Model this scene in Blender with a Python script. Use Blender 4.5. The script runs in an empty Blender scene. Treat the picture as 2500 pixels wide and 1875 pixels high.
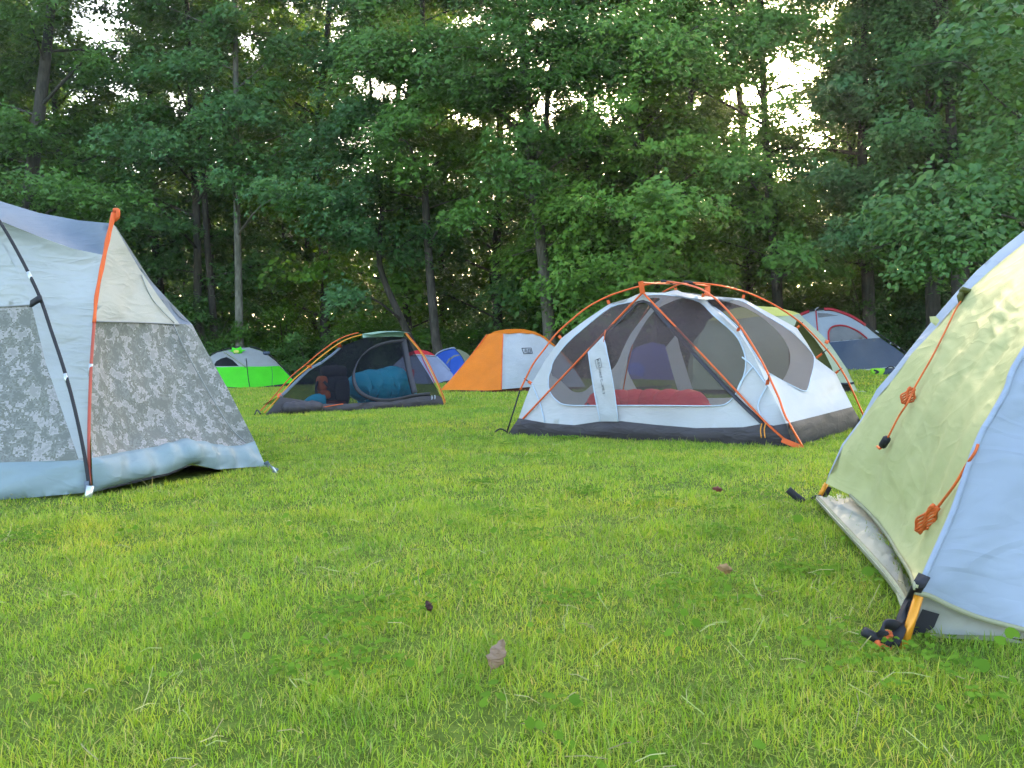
import bpy, math, random
import numpy as np
from mathutils import Vector, Matrix
from mathutils.geometry import delaunay_2d_cdt

# ------------------------------------------------------------------ camera, sky, sun, exposure
S = bpy.context.scene
C = S.collection
CAM_H = 0.54
PITCH = math.radians(1.435)
ROLL = math.radians(1.3)
FPX, CX, CY = 2095.0, 1250.0, 937.5
SUN_AZ = math.radians(18.4)      # to the right of straight ahead (+Y)
SUN_EL = math.radians(17.3)
f_ = Vector((0, math.cos(PITCH), -math.sin(PITCH)))
u0 = Vector((0, math.sin(PITCH), math.cos(PITCH)))
r0 = Vector((1, 0, 0))
cR = r0 * math.cos(ROLL) - u0 * math.sin(ROLL)
cU = u0 * math.cos(ROLL) + r0 * math.sin(ROLL)
cO = Vector((0, 0, CAM_H))
cd = bpy.data.cameras.new('camera')
cam = bpy.data.objects.new('camera', cd)
C.objects.link(cam)
cam.matrix_world = Matrix(((cR.x, cU.x, -f_.x, cO.x), (cR.y, cU.y, -f_.y, cO.y), (cR.z, cU.z, -f_.z, cO.z), (0, 0, 0, 1)))
cd.sensor_width = 36.0
cd.lens = 36.0 * FPX / 2500.0
cd.clip_start = 0.05
cd.clip_end = 2000
S.camera = cam

w = bpy.data.worlds.new('World')
S.world = w
w.use_nodes = True
nt = w.node_tree
bg = nt.nodes['Background']
sky = nt.nodes.new('ShaderNodeTexSky')
sky.sky_type = 'NISHITA'
sky.sun_disc = False
sky.sun_elevation = SUN_EL
sky.sun_rotation = SUN_AZ
sky.air_density = 1.0
sky.dust_density = 3.0
sky.ozone_density = 1.0
nt.links.new(sky.outputs[0], bg.inputs[0])
bg.inputs[1].default_value = 0.15

sl = bpy.data.lights.new('sun', 'SUN')
sl.energy = 2.0
sl.angle = math.radians(10)
sl.color = (1.0, 0.80, 0.50)
so = bpy.data.objects.new('sun', sl)
C.objects.link(so)
sdir = Vector((math.sin(SUN_AZ) * math.cos(SUN_EL), math.cos(SUN_AZ) * math.cos(SUN_EL), math.sin(SUN_EL)))
so.rotation_euler = sdir.to_track_quat('Z', 'Y').to_euler()

S.view_settings.view_transform = 'Standard'
S.view_settings.look = 'None'
S.view_settings.exposure = 3.2
S.view_settings.gamma = 1.0
S.view_settings.use_white_balance = True
S.view_settings.white_balance_temperature = 7100
S.view_settings.white_balance_tint = 10
S.render.engine = 'CYCLES'
cy = S.cycles
cy.max_bounces = 7
cy.diffuse_bounces = 3
cy.glossy_bounces = 2
cy.transmission_bounces = 4
cy.transparent_max_bounces = 14
cy.caustics_reflective = False
cy.caustics_refractive = False
cy.use_denoising = True
try:
    cy.denoiser = 'OPENIMAGEDENOISE'
except Exception:
    pass
cy.sample_clamp_indirect = 2.5
cy.sample_clamp_direct = 12.0
cy.use_adaptive_sampling = True
cy.adaptive_threshold = 0.02

rng = np.random.default_rng(11)
random.seed(5)

# ------------------------------------------------------------------ ground shape, pixels to points
def sstep(a, b, x):
    t = np.clip((x - a) / (b - a), 0, 1)
    return t * t * (3 - 2 * t)

def gz(x, y):
    x = np.asarray(x, float); y = np.asarray(y, float)
    g = 0.024 * np.clip(y - 12, 0, 12) * sstep(2, 6, x)
    g = g + 0.035 * np.clip(y - 27, 0, 60) + 0.012 * np.sin(x * .9 + 1) * np.sin(y * .7) * sstep(2, 6, y)
    return g

def ray(px, py):
    return f_ + cR * ((px - CX) / FPX) + cU * ((CY - py) / FPX)

def W(px, py, d):
    r = ray(px, py)
    return cO + r * (d / r.y)

def proj(P):
    v = Vector(P) - cO
    z = v.dot(f_)
    return (CX + FPX * v.dot(cR) / z, CY - FPX * v.dot(cU) / z, P[1])

def G(px, py):
    r = ray(px, py)
    d = 2.0
    for _ in range(60):
        p = cO + r * (d / r.y)
        z = float(gz(p.x, p.y))
        if r.z >= -1e-4:
            break
        d = d + 0.6 * ((cO.z - z) / (-r.z) * r.y - d)
    p = cO + r * (d / r.y)
    p.z = float(gz(p.x, p.y))
    return p

def gp(x, y, dz=0.0):
    return Vector((x, y, float(gz(x, y)) + dz))

def vplane(A, B, lean=0.0):
    """depth of a pixel's ray on the upright plane through A and B"""
    n = Vector((B[1] - A[1], -(B[0] - A[0]), 0)).normalized()
    A = Vector(A)
    def f(px, py):
        r = ray(px, py)
        t = (A - cO).dot(n) / r.dot(n)
        return (cO + r * t).y
    return f

def tri_plane(A, B, D):
    A, B, D = Vector(A), Vector(B), Vector(D)
    n = (B - A).cross(D - A).normalized()
    def f(px, py):
        r = ray(px, py)
        t = (A - cO).dot(n) / r.dot(n)
        return (cO + r * t).y
    return f

def on(pl, pts):
    return [(p[0], p[1], pl(p[0], p[1]) if callable(pl) else pl) for p in pts]

def cr(pts, n=6, closed=False):
    """Catmull-Rom through points of any dimension"""
    P = np.array([tuple(p) for p in pts], float)
    if len(P) < 3:
        t = np.linspace(0, 1, n + 1)[:, None]
        return P[0] + (P[-1] - P[0]) * t
    out = []
    m = len(P)
    rngk = range(m if closed else m - 1)
    for i in rngk:
        if closed:
            p0, p1, p2, p3 = P[(i - 1) % m], P[i], P[(i + 1) % m], P[(i + 2) % m]
        else:
            p1, p2 = P[i], P[i + 1]
            p0 = P[i - 1] if i > 0 else 2 * p1 - p2
            p3 = P[i + 2] if i + 2 < m else 2 * p2 - p1
        for k in range(n):
            t = k / n
            out.append(.5 * ((2 * p1) + (-p0 + p2) * t + (2 * p0 - 5 * p1 + 4 * p2 - p3) * t * t + (-p0 + 3 * p1 - 3 * p2 + p3) * t ** 3))
    if not closed:
        out.append(P[-1])
    return np.array(out)

# ------------------------------------------------------------------ objects
def tag(o, label=None, cat=None, group=None, kind=None):
    if label: o['label'] = label
    if cat: o['category'] = cat
    if group: o['group'] = group
    if kind: o['kind'] = kind
    return o

def thing(name, loc, label, cat, group=None):
    o = bpy.data.objects.new(name, None)
    o.empty_display_size = .2
    C.objects.link(o)
    o.location = loc
    return tag(o, label, cat, group)

def link_mesh(name, me, mat, parent=None, smooth=True, loc=None):
    o = bpy.data.objects.new(name, me)
    C.objects.link(o)
    if mat is not None:
        for m in (mat if isinstance(mat, (list, tuple)) else [mat]):
            me.materials.append(m)
    if smooth:
        me.polygons.foreach_set('use_smooth', np.ones(len(me.polygons), bool))
    if parent is not None:
        o.parent = parent
    return o

def root_loc(parent):
    v = Vector((0, 0, 0))
    while parent is not None:
        v += parent.location
        parent = parent.parent
    return v

def mesh_obj(name, verts, faces, mat, parent=None, smooth=True, label=None):
    """verts in world space; stored relative to the parent"""
    off = root_loc(parent)
    me = bpy.data.meshes.new(name)
    me.from_pydata([tuple(Vector(v) - off) for v in verts], [], faces)
    me.update()
    o = link_mesh(name, me, mat, parent, smooth)
    if label: o['label'] = label
    return o

def arr_mesh(name, V, F, mat_idx=None):
    """fast mesh from arrays; F is (n,k)"""
    me = bpy.data.meshes.new(name)
    n, k = F.shape
    me.vertices.add(len(V)); me.vertices.foreach_set('co', np.ascontiguousarray(V, np.float32).ravel())
    me.loops.add(n * k); me.loops.foreach_set('vertex_index', np.ascontiguousarray(F, np.int32).ravel())
    me.polygons.add(n); me.polygons.foreach_set('loop_start', np.arange(0, n * k, k, dtype=np.int32))
    if mat_idx is not None:
        me.polygons.foreach_set('material_index', np.ascontiguousarray(mat_idx, np.int32))
    me.update(calc_edges=True)
    return me

class MB:
    """collects shapes into one mesh"""
    def __init__(s): s.v = []; s.f = []
    def add(s, V, F):
        b = len(s.v); s.v += [Vector(v) for v in V]; s.f += [tuple(i + b for i in f) for f in F]; return s
    def tube(s, path, r, n=8, cap=True, taper=None):
        P = [Vector(p) for p in path]
        m = len(P); rs = r if hasattr(r, '__len__') else [r] * m
        V = []; up = Vector((0, 0, 1)); prev = None
        for i in range(m):
            t = (P[min(i + 1, m - 1)] - P[max(i - 1, 0)])
            if t.length < 1e-9: t = Vector((0, 0, 1))
            t.normalize()
            a = prev if prev is not None else (Vector((1, 0, 0)) if abs(t.x) < .9 else Vector((0, 1, 0)))
            a = (a - t * a.dot(t))
            if a.length < 1e-6: a = t.orthogonal()
            a.normalize(); b = t.cross(a); prev = a
            for k in range(n):
                an = 2 * math.pi * k / n
                V.append(P[i] + (a * math.cos(an) + b * math.sin(an)) * rs[i])
        F = []
        for i in range(m - 1):
            for k in range(n):
                k2 = (k + 1) % n
                F.append((i * n + k, i * n + k2, (i + 1) * n + k2, (i + 1) * n + k))
        if cap:
            F.append(tuple(range(n - 1, -1, -1))); F.append(tuple((m - 1) * n + k for k in range(n)))
        return s.add(V, F)
    def strip(s, path, width_dir, wd, th=.003):
        """flat webbing along a path"""
        P = [Vector(p) for p in path]; V = []; F = []
        m = len(P)
        for i in range(m):
            t = (P[min(i + 1, m - 1)] - P[max(i - 1, 0)]).normalized()
            wv = Vector(width_dir); wv = (wv - t * wv.dot(t)).normalized(); nn = t.cross(wv)
            for a, b in ((-1, -1), (1, -1), (1, 1), (-1, 1)):
                V.append(P[i] + wv * (a * wd / 2) + nn * (b * th / 2))
        for i in range(m - 1):
            for k in range(4):
                k2 = (k + 1) % 4
                F.append((i * 4 + k, i * 4 + k2, i * 4 + 4 + k2, i * 4 + 4 + k))
        F.append((3, 2, 1, 0)); F.append(tuple((m - 1) * 4 + k for k in range(4)))
        return s.add(V, F)
    def build(s, name, mat, parent=None, smooth=True, label=None):
        return mesh_obj(name, s.v, s.f, mat, parent, smooth, label)

def tube(name, path, r, mat, parent, n=8, sm=5, label=None):
    return MB().tube(cr(path, sm) if sm else path, r, n).build(name, mat, parent, True, label)

# ------------------------------------------------------------------ cloth panels
def tps_fit(X, v, lam=1e-9):
    n = len(X)
    d = np.hypot(X[:, None, 0] - X[None, :, 0], X[:, None, 1] - X[None, :, 1])
    K = np.where(d > 0, d * d * np.log(np.maximum(d, 1e-9)), 0) + lam * np.eye(n)
    P = np.c_[np.ones(n), X]
    A = np.block([[K, P], [P.T, np.zeros((3, 3))]])
    return np.linalg.lstsq(A, np.r_[v, np.zeros(3)], rcond=None)[0]

class Surf:
    """a smooth surface through control points (px, py, depth)"""
    def __init__(s, ctrl):
        c = {}
        for p in ctrl: c[(round(p[0], 1), round(p[1], 1))] = p[2]
        X = np.array(list(c.keys()), float); s.sc = 100.0
        s.X = X / s.sc; s.v = 1 / np.array(list(c.values()), float)
        s.w = tps_fit(s.X, s.v)
    def d(s, px, py):
        q = np.array([px, py], float) / s.sc
        r = np.hypot(s.X[:, 0] - q[0], s.X[:, 1] - q[1])
        k = np.where(r > 0, r * r * np.log(np.maximum(r, 1e-9)), 0)
        return 1 / float(k @ s.w[:len(s.X)] + s.w[-3] + s.w[-2] * q[0] + s.w[-1] * q[1])
    def __call__(s, px, py, off=0.0):
        p = W(px, py, s.d(px, py))
        if off: p = p + (cO - p).normalized() * off
        return p

def inpoly(x, y, poly):
    P = np.asarray(poly, float)[:, :2]
    x = np.asarray(x, float); y = np.asarray(y, float)
    ins = np.zeros(x.shape, bool)
    j = len(P) - 1
    for i in range(len(P)):
        xi, yi = P[i]; xj, yj = P[j]
        c = ((yi > y) != (yj > y)) & (x < (xj - xi) * (y - yi) / (yj - yi + 1e-12) + xi)
        ins ^= c
        j = i
    return ins

def segdist(x, y, poly):
    P = np.asarray(poly, float)[:, :2]
    best = np.full(x.shape, 1e9)
    for i in range(len(P)):
        a = P[i]; b = P[(i + 1) % len(P)]
        ab = b - a; L = ab @ ab + 1e-12
        t = np.clip(((x - a[0]) * ab[0] + (y - a[1]) * ab[1]) / L, 0, 1)
        best = np.minimum(best, np.hypot(x - a[0] - t * ab[0], y - a[1] - t * ab[1]))
    return best

def densify(poly, sp):
    out = []
    m = len(poly)
    for i in range(m):
        a = np.array(poly[i][:2], float); b = np.array(poly[(i + 1) % m][:2], float)
        k = max(1, int(round(np.hypot(*(b - a)) / sp)))
        for q in range(k): out.append(tuple(a + (b - a) * q / k))
    return out

def fabric_wave(P, N, amp, freq, seed):
    r = np.random.default_rng(seed)
    out = np.zeros(len(P))
    for k in range(7):
        kv = r.normal(size=3); kv /= np.linalg.norm(kv)
        fr = freq * r.uniform(.6, 2.2)
        s = np.sin(P @ kv * fr * 6.28 + r.uniform(0, 6.28) + 1.5 * np.sin(P @ r.normal(size=3) * freq * 2))
        out += s / (1 + k * .35) * (np.abs(s) ** .5)
    return out * amp / 2.2

def panel(name, surf, outer, mat, parent, holes=(), sp=14, bulge=0.0, wr=0.0, fr=3.0, seed=1, off=0.0, label=None, edge=40):
    """cloth sheet over the part of surf inside outer (pixels), minus holes"""
    outer_d = densify(outer, sp)
    xs = np.array([p[0] for p in outer_d]); ys = np.array([p[1] for p in outer_d])
    gx, gy = np.meshgrid(np.arange(xs.min(), xs.max(), sp), np.arange(ys.min(), ys.max(), sp))
    r = np.random.default_rng(seed)
    gx = gx.ravel() + r.uniform(-.25, .25, gx.size) * sp; gy = gy.ravel() + r.uniform(-.25, .25, gy.size) * sp
    ok = inpoly(gx, gy, outer_d) & (segdist(gx, gy, outer_d) > .45 * sp)
    pts = list(outer_d); edges = [(i, (i + 1) % len(outer_d)) for i in range(len(outer_d))]
    hs = []
    for h in holes:
        hd = densify(h, sp); hs.append(hd)
        b = len(pts); pts += hd; edges += [(b + i, b + (i + 1) % len(hd)) for i in range(len(hd))]
        ok &= ~inpoly(gx, gy, hd) & (segdist(gx, gy, hd) > .4 * sp)
    pts += list(zip(gx[ok], gy[ok]))
    res = delaunay_2d_cdt([Vector(p) for p in pts], edges, [], 0, 1e-4)
    V2 = np.array([tuple(v) for v in res[0]]); T = np.array([f for f in res[2] if len(f) == 3])
    cen = V2[T].mean(1)
    keep = inpoly(cen[:, 0], cen[:, 1], outer_d)
    for hd in hs: keep &= ~inpoly(cen[:, 0], cen[:, 1], hd)
    T = T[keep]
    used = np.unique(T); mp = -np.ones(len(V2), int); mp[used] = np.arange(len(used))
    V2 = V2[used]; T = mp[T]
    P = np.array([tuple(surf(p[0], p[1], off)) for p in V2])
    # orient towards the camera
    n = np.cross(P[T[:, 1]] - P[T[:, 0]], P[T[:, 2]] - P[T[:, 0]])
    if ((np.array(cO) - P[T[:, 0]]) * n).sum() < 0:
        T = T[:, ::-1]; n = -n
    N = np.zeros_like(P)
    for k in range(3): np.add.at(N, T[:, k], n)
    N /= np.linalg.norm(N, axis=1)[:, None] + 1e-12
    if bulge or wr:
        wgt = np.clip(segdist(V2[:, 0], V2[:, 1], outer_d) / edge, 0, 1)
        wgt = wgt * (2 - wgt)
        P = P + N * (bulge * wgt + fabric_wave(P, N, wr, fr, seed) * np.clip(wgt * 2, 0, 1))[:, None]
    return mesh_obj(name, P, [tuple(int(i) for i in t) for t in T], mat, parent, True, label)

def loft(name, rows, mat, parent, label=None, wr=0, seed=3, fr=3.0):
    """sheet through equal-length rows of 3D points"""
    R = [[Vector(p) for p in r] for r in rows]
    n = len(R[0])
    V = [p for r in R for p in r]
    F = [(i * n + k, i * n + k + 1, (i + 1) * n + k + 1, (i + 1) * n + k) for i in range(len(R) - 1) for k in range(n - 1)]
    if wr:
        A = np.array([tuple(v) for v in V]); A[:, 2] += fabric_wave(A, None, wr, fr, seed)
        V = [Vector(a) for a in A]
    return mesh_obj(name, V, F, mat, parent, True, label)

def back_shell(parent, mat, sil, depth, name='back_panel'):
    """closes the far side of a tent behind its silhouette (3D points, left to right)"""
    P = [Vector(p) for p in sil]
    c = (P[0] + P[-1]) / 2
    base = Vector((P[-1].x - P[0].x, P[-1].y - P[0].y, 0)).normalized()
    bk = Vector((-base.y, base.x, 0))
    if bk.y < 0: bk = -bk
    z0 = min(P[0].z, P[-1].z)
    rows = []
    for k in range(0, 7):
        a = k / 6 * math.pi / 2
        row = []
        for p in P:
            h = Vector((p.x, p.y, 0)); cc = Vector((c.x, c.y, 0))
            q = cc + (h - cc) * (math.cos(a * .8)) + bk * depth * math.sin(a)
            row.append(Vector((q.x, q.y, z0 + (p.z - z0) * max(0.02, math.cos(a * .97)))))
        rows.append(row)
    return loft(name, rows, mat, parent)

# ------------------------------------------------------------------ materials
def new_mat(name):
    m = bpy.data.materials.new(name); m.use_nodes = True
    t = m.node_tree
    return m, t, t.nodes['Principled BSDF'], t.nodes['Material Output']

def ramp(t, fac, stops, interp='LINEAR'):
    r = t.nodes.new('ShaderNodeValToRGB'); r.color_ramp.interpolation = interp
    e = r.color_ramp.elements
    while len(e) < len(stops): e.new(.5)
    for i, (p, c) in enumerate(stops):
        e[i].position = p; e[i].color = (*c, 1)
    t.links.new(fac, r.inputs[0])
    return r.outputs[0]

def noise(t, scale, detail=3, rough=.55, vec=None, dim=None):
    n = t.nodes.new('ShaderNodeTexNoise')
    n.inputs['Scale'].default_value = scale; n.inputs['Detail'].default_value = detail; n.inputs['Roughness'].default_value = rough
    if vec is None:
        tc = t.nodes.new('ShaderNodeTexCoord'); vec = tc.outputs['Object']
    t.links.new(vec, n.inputs['Vector'])
    return n.outputs['Fac']

def mul_col(t, a, b, fac=1.0, mode='MULTIPLY'):
    m = t.nodes.new('ShaderNodeMix'); m.data_type = 'RGBA'; m.blend_type = mode
    if isinstance(fac, float): m.inputs[0].default_value = fac
    else: t.links.new(fac, m.inputs[0])
    for s, i in ((a, 6), (b, 7)):
        if isinstance(s, tuple): m.inputs[i].default_value = (*s, 1)
        else: t.links.new(s, m.inputs[i])
    return m.outputs[2]

def translucent_mix(t, b, out, col, fac):
    tr = t.nodes.new('ShaderNodeBsdfTranslucent'); mx = t.nodes.new('ShaderNodeMixShader')
    if isinstance(col, tuple): tr.inputs[0].default_value = (*col, 1)
    else: t.links.new(col, tr.inputs[0])
    mx.inputs[0].default_value = fac
    t.links.new(b.outputs[0], mx.inputs[1]); t.links.new(tr.outputs[0], mx.inputs[2]); t.links.new(mx.outputs[0], out.inputs[0])

def fabric(name, col, trans=.25, rough=.55, crease=.5, cscale=5.0, dirt=.12, spec=.25, stain=None):
    m, t, b, out = new_mat(name)
    big = noise(t, 2.2, 5, .6)
    c = ramp(t, big, [(.3, tuple(x * (1 - dirt) for x in col)), (.7, tuple(min(1, x * (1 + dirt * .5)) for x in col))])
    if stain:
        s = noise(t, stain[1], 8, .68)
        c = mul_col(t, c, stain[0], ramp(t, s, [(.52, (0, 0, 0)), (.72, (1, 1, 1))]))
    t.links.new(c, b.inputs['Base Color'])
    b.inputs['Roughness'].default_value = rough; b.inputs['Specular IOR Level'].default_value = spec
    # soft creases along one diagonal, crossed by sharp folds (ridged, warped noise)
    tc = t.nodes.new('ShaderNodeTexCoord'); mp = t.nodes.new('ShaderNodeMapping')
    mp.inputs['Rotation'].default_value = (.5, .7, .3); mp.inputs['Scale'].default_value = (1, 1, 2.4)
    t.links.new(tc.outputs['Object'], mp.inputs[0])
    n1 = noise(t, cscale * .5, 3, .5, mp.outputs[0])
    acc = n1
    for q, (rot, sc, am) in enumerate((((.2, .4, .9), 1.0, .30), ((.9, .1, -.6), 1.7, .16))):
        m2 = t.nodes.new('ShaderNodeMapping'); m2.inputs['Rotation'].default_value = rot; m2.inputs['Scale'].default_value = (1, 1, 2.8); m2.inputs['Location'].default_value = (q * 3.1, 1.7, q)
        t.links.new(tc.outputs['Object'], m2.inputs[0])
        nn = t.nodes.new('ShaderNodeTexNoise'); nn.inputs['Scale'].default_value = cscale * sc * .55; nn.inputs['Detail'].default_value = 2; nn.inputs['Distortion'].default_value = .6
        t.links.new(m2.outputs[0], nn.inputs['Vector'])
        s1 = t.nodes.new('ShaderNodeMath'); s1.operation = 'SUBTRACT'; s1.inputs[1].default_value = .5; t.links.new(nn.outputs[0], s1.inputs[0])
        s2 = t.nodes.new('ShaderNodeMath'); s2.operation = 'ABSOLUTE'; t.links.new(s1.outputs[0], s2.inputs[0])
        s3 = t.nodes.new('ShaderNodeMath'); s3.operation = 'MINIMUM'; s3.inputs[1].default_value = .07; t.links.new(s2.outputs[0], s3.inputs[0])
        s4 = t.nodes.new('ShaderNodeMath'); s4.operation = 'MULTIPLY_ADD'; s4.inputs[1].default_value = -am * 5; t.links.new(s3.outputs[0], s4.inputs[0]); t.links.new(acc, s4.inputs[2])
        acc = s4.outputs[0]
    bp = t.nodes.new('ShaderNodeBump'); bp.inputs['Strength'].default_value = min(1, crease); bp.inputs['Distance'].default_value = .028 * max(1, crease)
    t.links.new(acc, bp.inputs['Height']); t.links.new(bp.outputs[0], b.inputs['Normal'])
    if trans > 0: translucent_mix(t, b, out, c, trans)
    return m

def plain(name, col, rough=.5, metal=0.0, spec=.4, var=.1):
    m, t, b, out = new_mat(name)
    c = ramp(t, noise(t, 14, 4), [(.3, tuple(x * (1 - var) for x in col)), (.7, tuple(min(1, x * (1 + var)) for x in col))])
    t.links.new(c, b.inputs['Base Color'])
    b.inputs['Roughness'].default_value = rough; b.inputs['Metallic'].default_value = metal; b.inputs['Specular IOR Level'].default_value = spec
    return m

def net(name, col, alpha):
    m, t, b, out = new_mat(name)
    c = ramp(t, noise(t, 3, 3), [(.3, tuple(x * .85 for x in col)), (.7, tuple(x * 1.15 for x in col))])
    d = t.nodes.new('ShaderNodeBsdfDiffuse'); t.links.new(c, d.inputs[0])
    tp = t.nodes.new('ShaderNodeBsdfTransparent'); mx = t.nodes.new('ShaderNodeMixShader')
    mx.inputs[0].default_value = alpha
    t.links.new(tp.outputs[0], mx.inputs[1]); t.links.new(d.outputs[0], mx.inputs[2]); t.links.new(mx.outputs[0], out.inputs[0])
    return m

def leaf_mat(name, cols, trans=(.11, .20, .015), tf=.36, rough=.45, spec=.35):
    m, t, b, out = new_mat(name)
    geo = t.nodes.new('ShaderNodeNewGeometry'); oi = t.nodes.new('ShaderNodeObjectInfo')
    ad = t.nodes.new('ShaderNodeMath'); ad.operation = 'MULTIPLY_ADD'; ad.inputs[1].default_value = .55; 
    t.links.new(geo.outputs['Random Per Island'], ad.inputs[0])
    m2 = t.nodes.new('ShaderNodeMath'); m2.operation = 'MULTIPLY'; m2.inputs[1].default_value = .45
    t.links.new(oi.outputs['Random'], m2.inputs[0]); t.links.new(m2.outputs[0], ad.inputs[2])
    k = len(cols) - 1
    c = ramp(t, ad.outputs[0], [(i / k, cc) for i, cc in enumerate(cols)])
    t.links.new(c, b.inputs['Base Color'])
    b.inputs['Roughness'].default_value = rough; b.inputs['Specular IOR Level'].default_value = spec
    tc = mul_col(t, c, trans, .7, 'MIX')
    translucent_mix(t, b, out, tc, tf)
    return m

def bark(name, c1, c2, scale=6):
    m, t, b, out = new_mat(name)
    tc = t.nodes.new('ShaderNodeTexCoord'); mp = t.nodes.new('ShaderNodeMapping'); mp.inputs['Scale'].default_value = (1, 1, .18)
    t.links.new(tc.outputs['Object'], mp.inputs[0])
    n = noise(t, scale * 3, 6, .65, mp.outputs[0])
    c = ramp(t, n, [(.35, c1), (.65, c2)])
    patch = noise(t, 1.1, 3)
    c = mul_col(t, c, (.55, .6, .5), ramp(t, patch, [(.45, (0, 0, 0)), (.65, (1, 1, 1))]))
    t.links.new(c, b.inputs['Base Color']); b.inputs['Roughness'].default_value = .9
    bp = t.nodes.new('ShaderNodeBump'); bp.inputs['Strength'].default_value = .8; bp.inputs['Distance'].default_value = .03
    t.links.new(n, bp.inputs['Height']); t.links.new(bp.outputs[0], b.inputs['Normal'])
    return m
# ------------------------------------------------------------------ setting: ground, grass, woodland
def make_ground():
    xs = np.unique(np.r_[np.linspace(-110, -60, 12), np.linspace(-60, 60, 121), np.linspace(60, 110, 12)])
    ys = np.unique(np.r_[np.linspace(-60, 0, 10), np.linspace(0, 90, 121), np.linspace(90, 130, 8)])
    X, Y = np.meshgrid(xs, ys)
    Z = gz(X, Y)
    V = np.c_[X.ravel(), Y.ravel(), Z.ravel()]
    nx = len(xs)
    i, j = np.meshgrid(np.arange(len(ys) - 1), np.arange(nx - 1), indexing='ij')
    a = (i * nx + j).ravel()
    F = np.c_[a, a + 1, a + nx + 1, a + nx]
    m, t, b, out = new_mat('lawn_soil')
    n1 = noise(t, .55, 5, .6); n2 = noise(t, 30, 6, .7)
    c = ramp(t, n1, [(.3, (.11, .18, .03)), (.55, (.15, .21, .035)), (.70, (.18, .17, .06)), (.8, (.20, .17, .08))])
    c = mul_col(t, c, ramp(t, n2, [(.3, (.35, .38, .3)), (.7, (1, 1, 1))]), 1.0)
    # woodland floor of old leaves beyond the lawn
    g = t.nodes.new('ShaderNodeNewGeometry'); sp = t.nodes.new('ShaderNodeSeparateXYZ'); t.links.new(g.outputs['Position'], sp.inputs[0])
    mr = t.nodes.new('ShaderNodeMapRange'); mr.inputs[1].default_value = 24.5; mr.inputs[2].default_value = 27.5
    t.links.new(sp.outputs[1], mr.inputs[0])
    c = mul_col(t, c, ramp(t, n2, [(.3, (.02, .018, .01)), (.7, (.06, .05, .025))]), mr.outputs[0], 'MIX')
    t.links.new(c, b.inputs['Base Color']); b.inputs['Roughness'].default_value = .95; b.inputs['Specular IOR Level'].default_value = .1
    bp = t.nodes.new('ShaderNodeBump'); bp.inputs['Strength'].default_value = .8; bp.inputs['Distance'].default_value = .03
    t.links.new(n2, bp.inputs['Height']); t.links.new(bp.outputs[0], b.inputs['Normal'])
    o = link_mesh('ground', arr_mesh('ground', V, F), m)
    tag(o, 'mown lawn running up to the edge of the woodland', 'ground', kind='structure')

def grass_mat():
    m, t, b, out = new_mat('grass_blade')
    geo = t.nodes.new('ShaderNodeNewGeometry')
    rnd = geo.outputs['Random Per Island']
    pos = geo.outputs['Position']
    base = ramp(t, rnd, [(.0, (.165, .285, .026)), (.35, (.265, .40, .036)), (.62, (.345, .455, .045)), (.84, (.44, .48, .07)), (.94, (.48, .41, .11)), (1, (.52, .40, .18))])
    patch = ramp(t, noise(t, .9, 5, .62, pos), [(.30, (.60, .82, .85)), (.42, (.88, .97, .95)), (.54, (1, 1, 1)), (.66, (1.32, 1.08, .85)), (.76, (1.45, 1.0, .9))])
    c = mul_col(t, base, patch, 1.0)
    small = ramp(t, noise(t, 5.5, 4, .6, pos), [(.3, (.62, .74, .75)), (.52, (1, 1, 1)), (.72, (1.22, 1.08, .95))])
    c = mul_col(t, c, small, 1.0)
    t.links.new(c, b.inputs['Base Color']); b.inputs['Roughness'].default_value = .42; b.inputs['Specular IOR Level'].default_value = .4
    translucent_mix(t, b, out, mul_col(t, c, (1.15, 1.2, .35), .6, 'MULTIPLY'), .38)
    return m

def vnoise2(x, y, seed, f):
    r = np.random.default_rng(seed); o = np.zeros_like(x)
    for k in range(6):
        a = r.uniform(0, 6.28); ff = f * r.uniform(.5, 2.2)
        o += np.sin((x * math.cos(a) + y * math.sin(a)) * ff * 6.28 + r.uniform(0, 6.28) + 1.7 * np.sin((x * math.sin(a * 3) + y * math.cos(a * 2)) * f * 4))
    return o / 6

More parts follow.
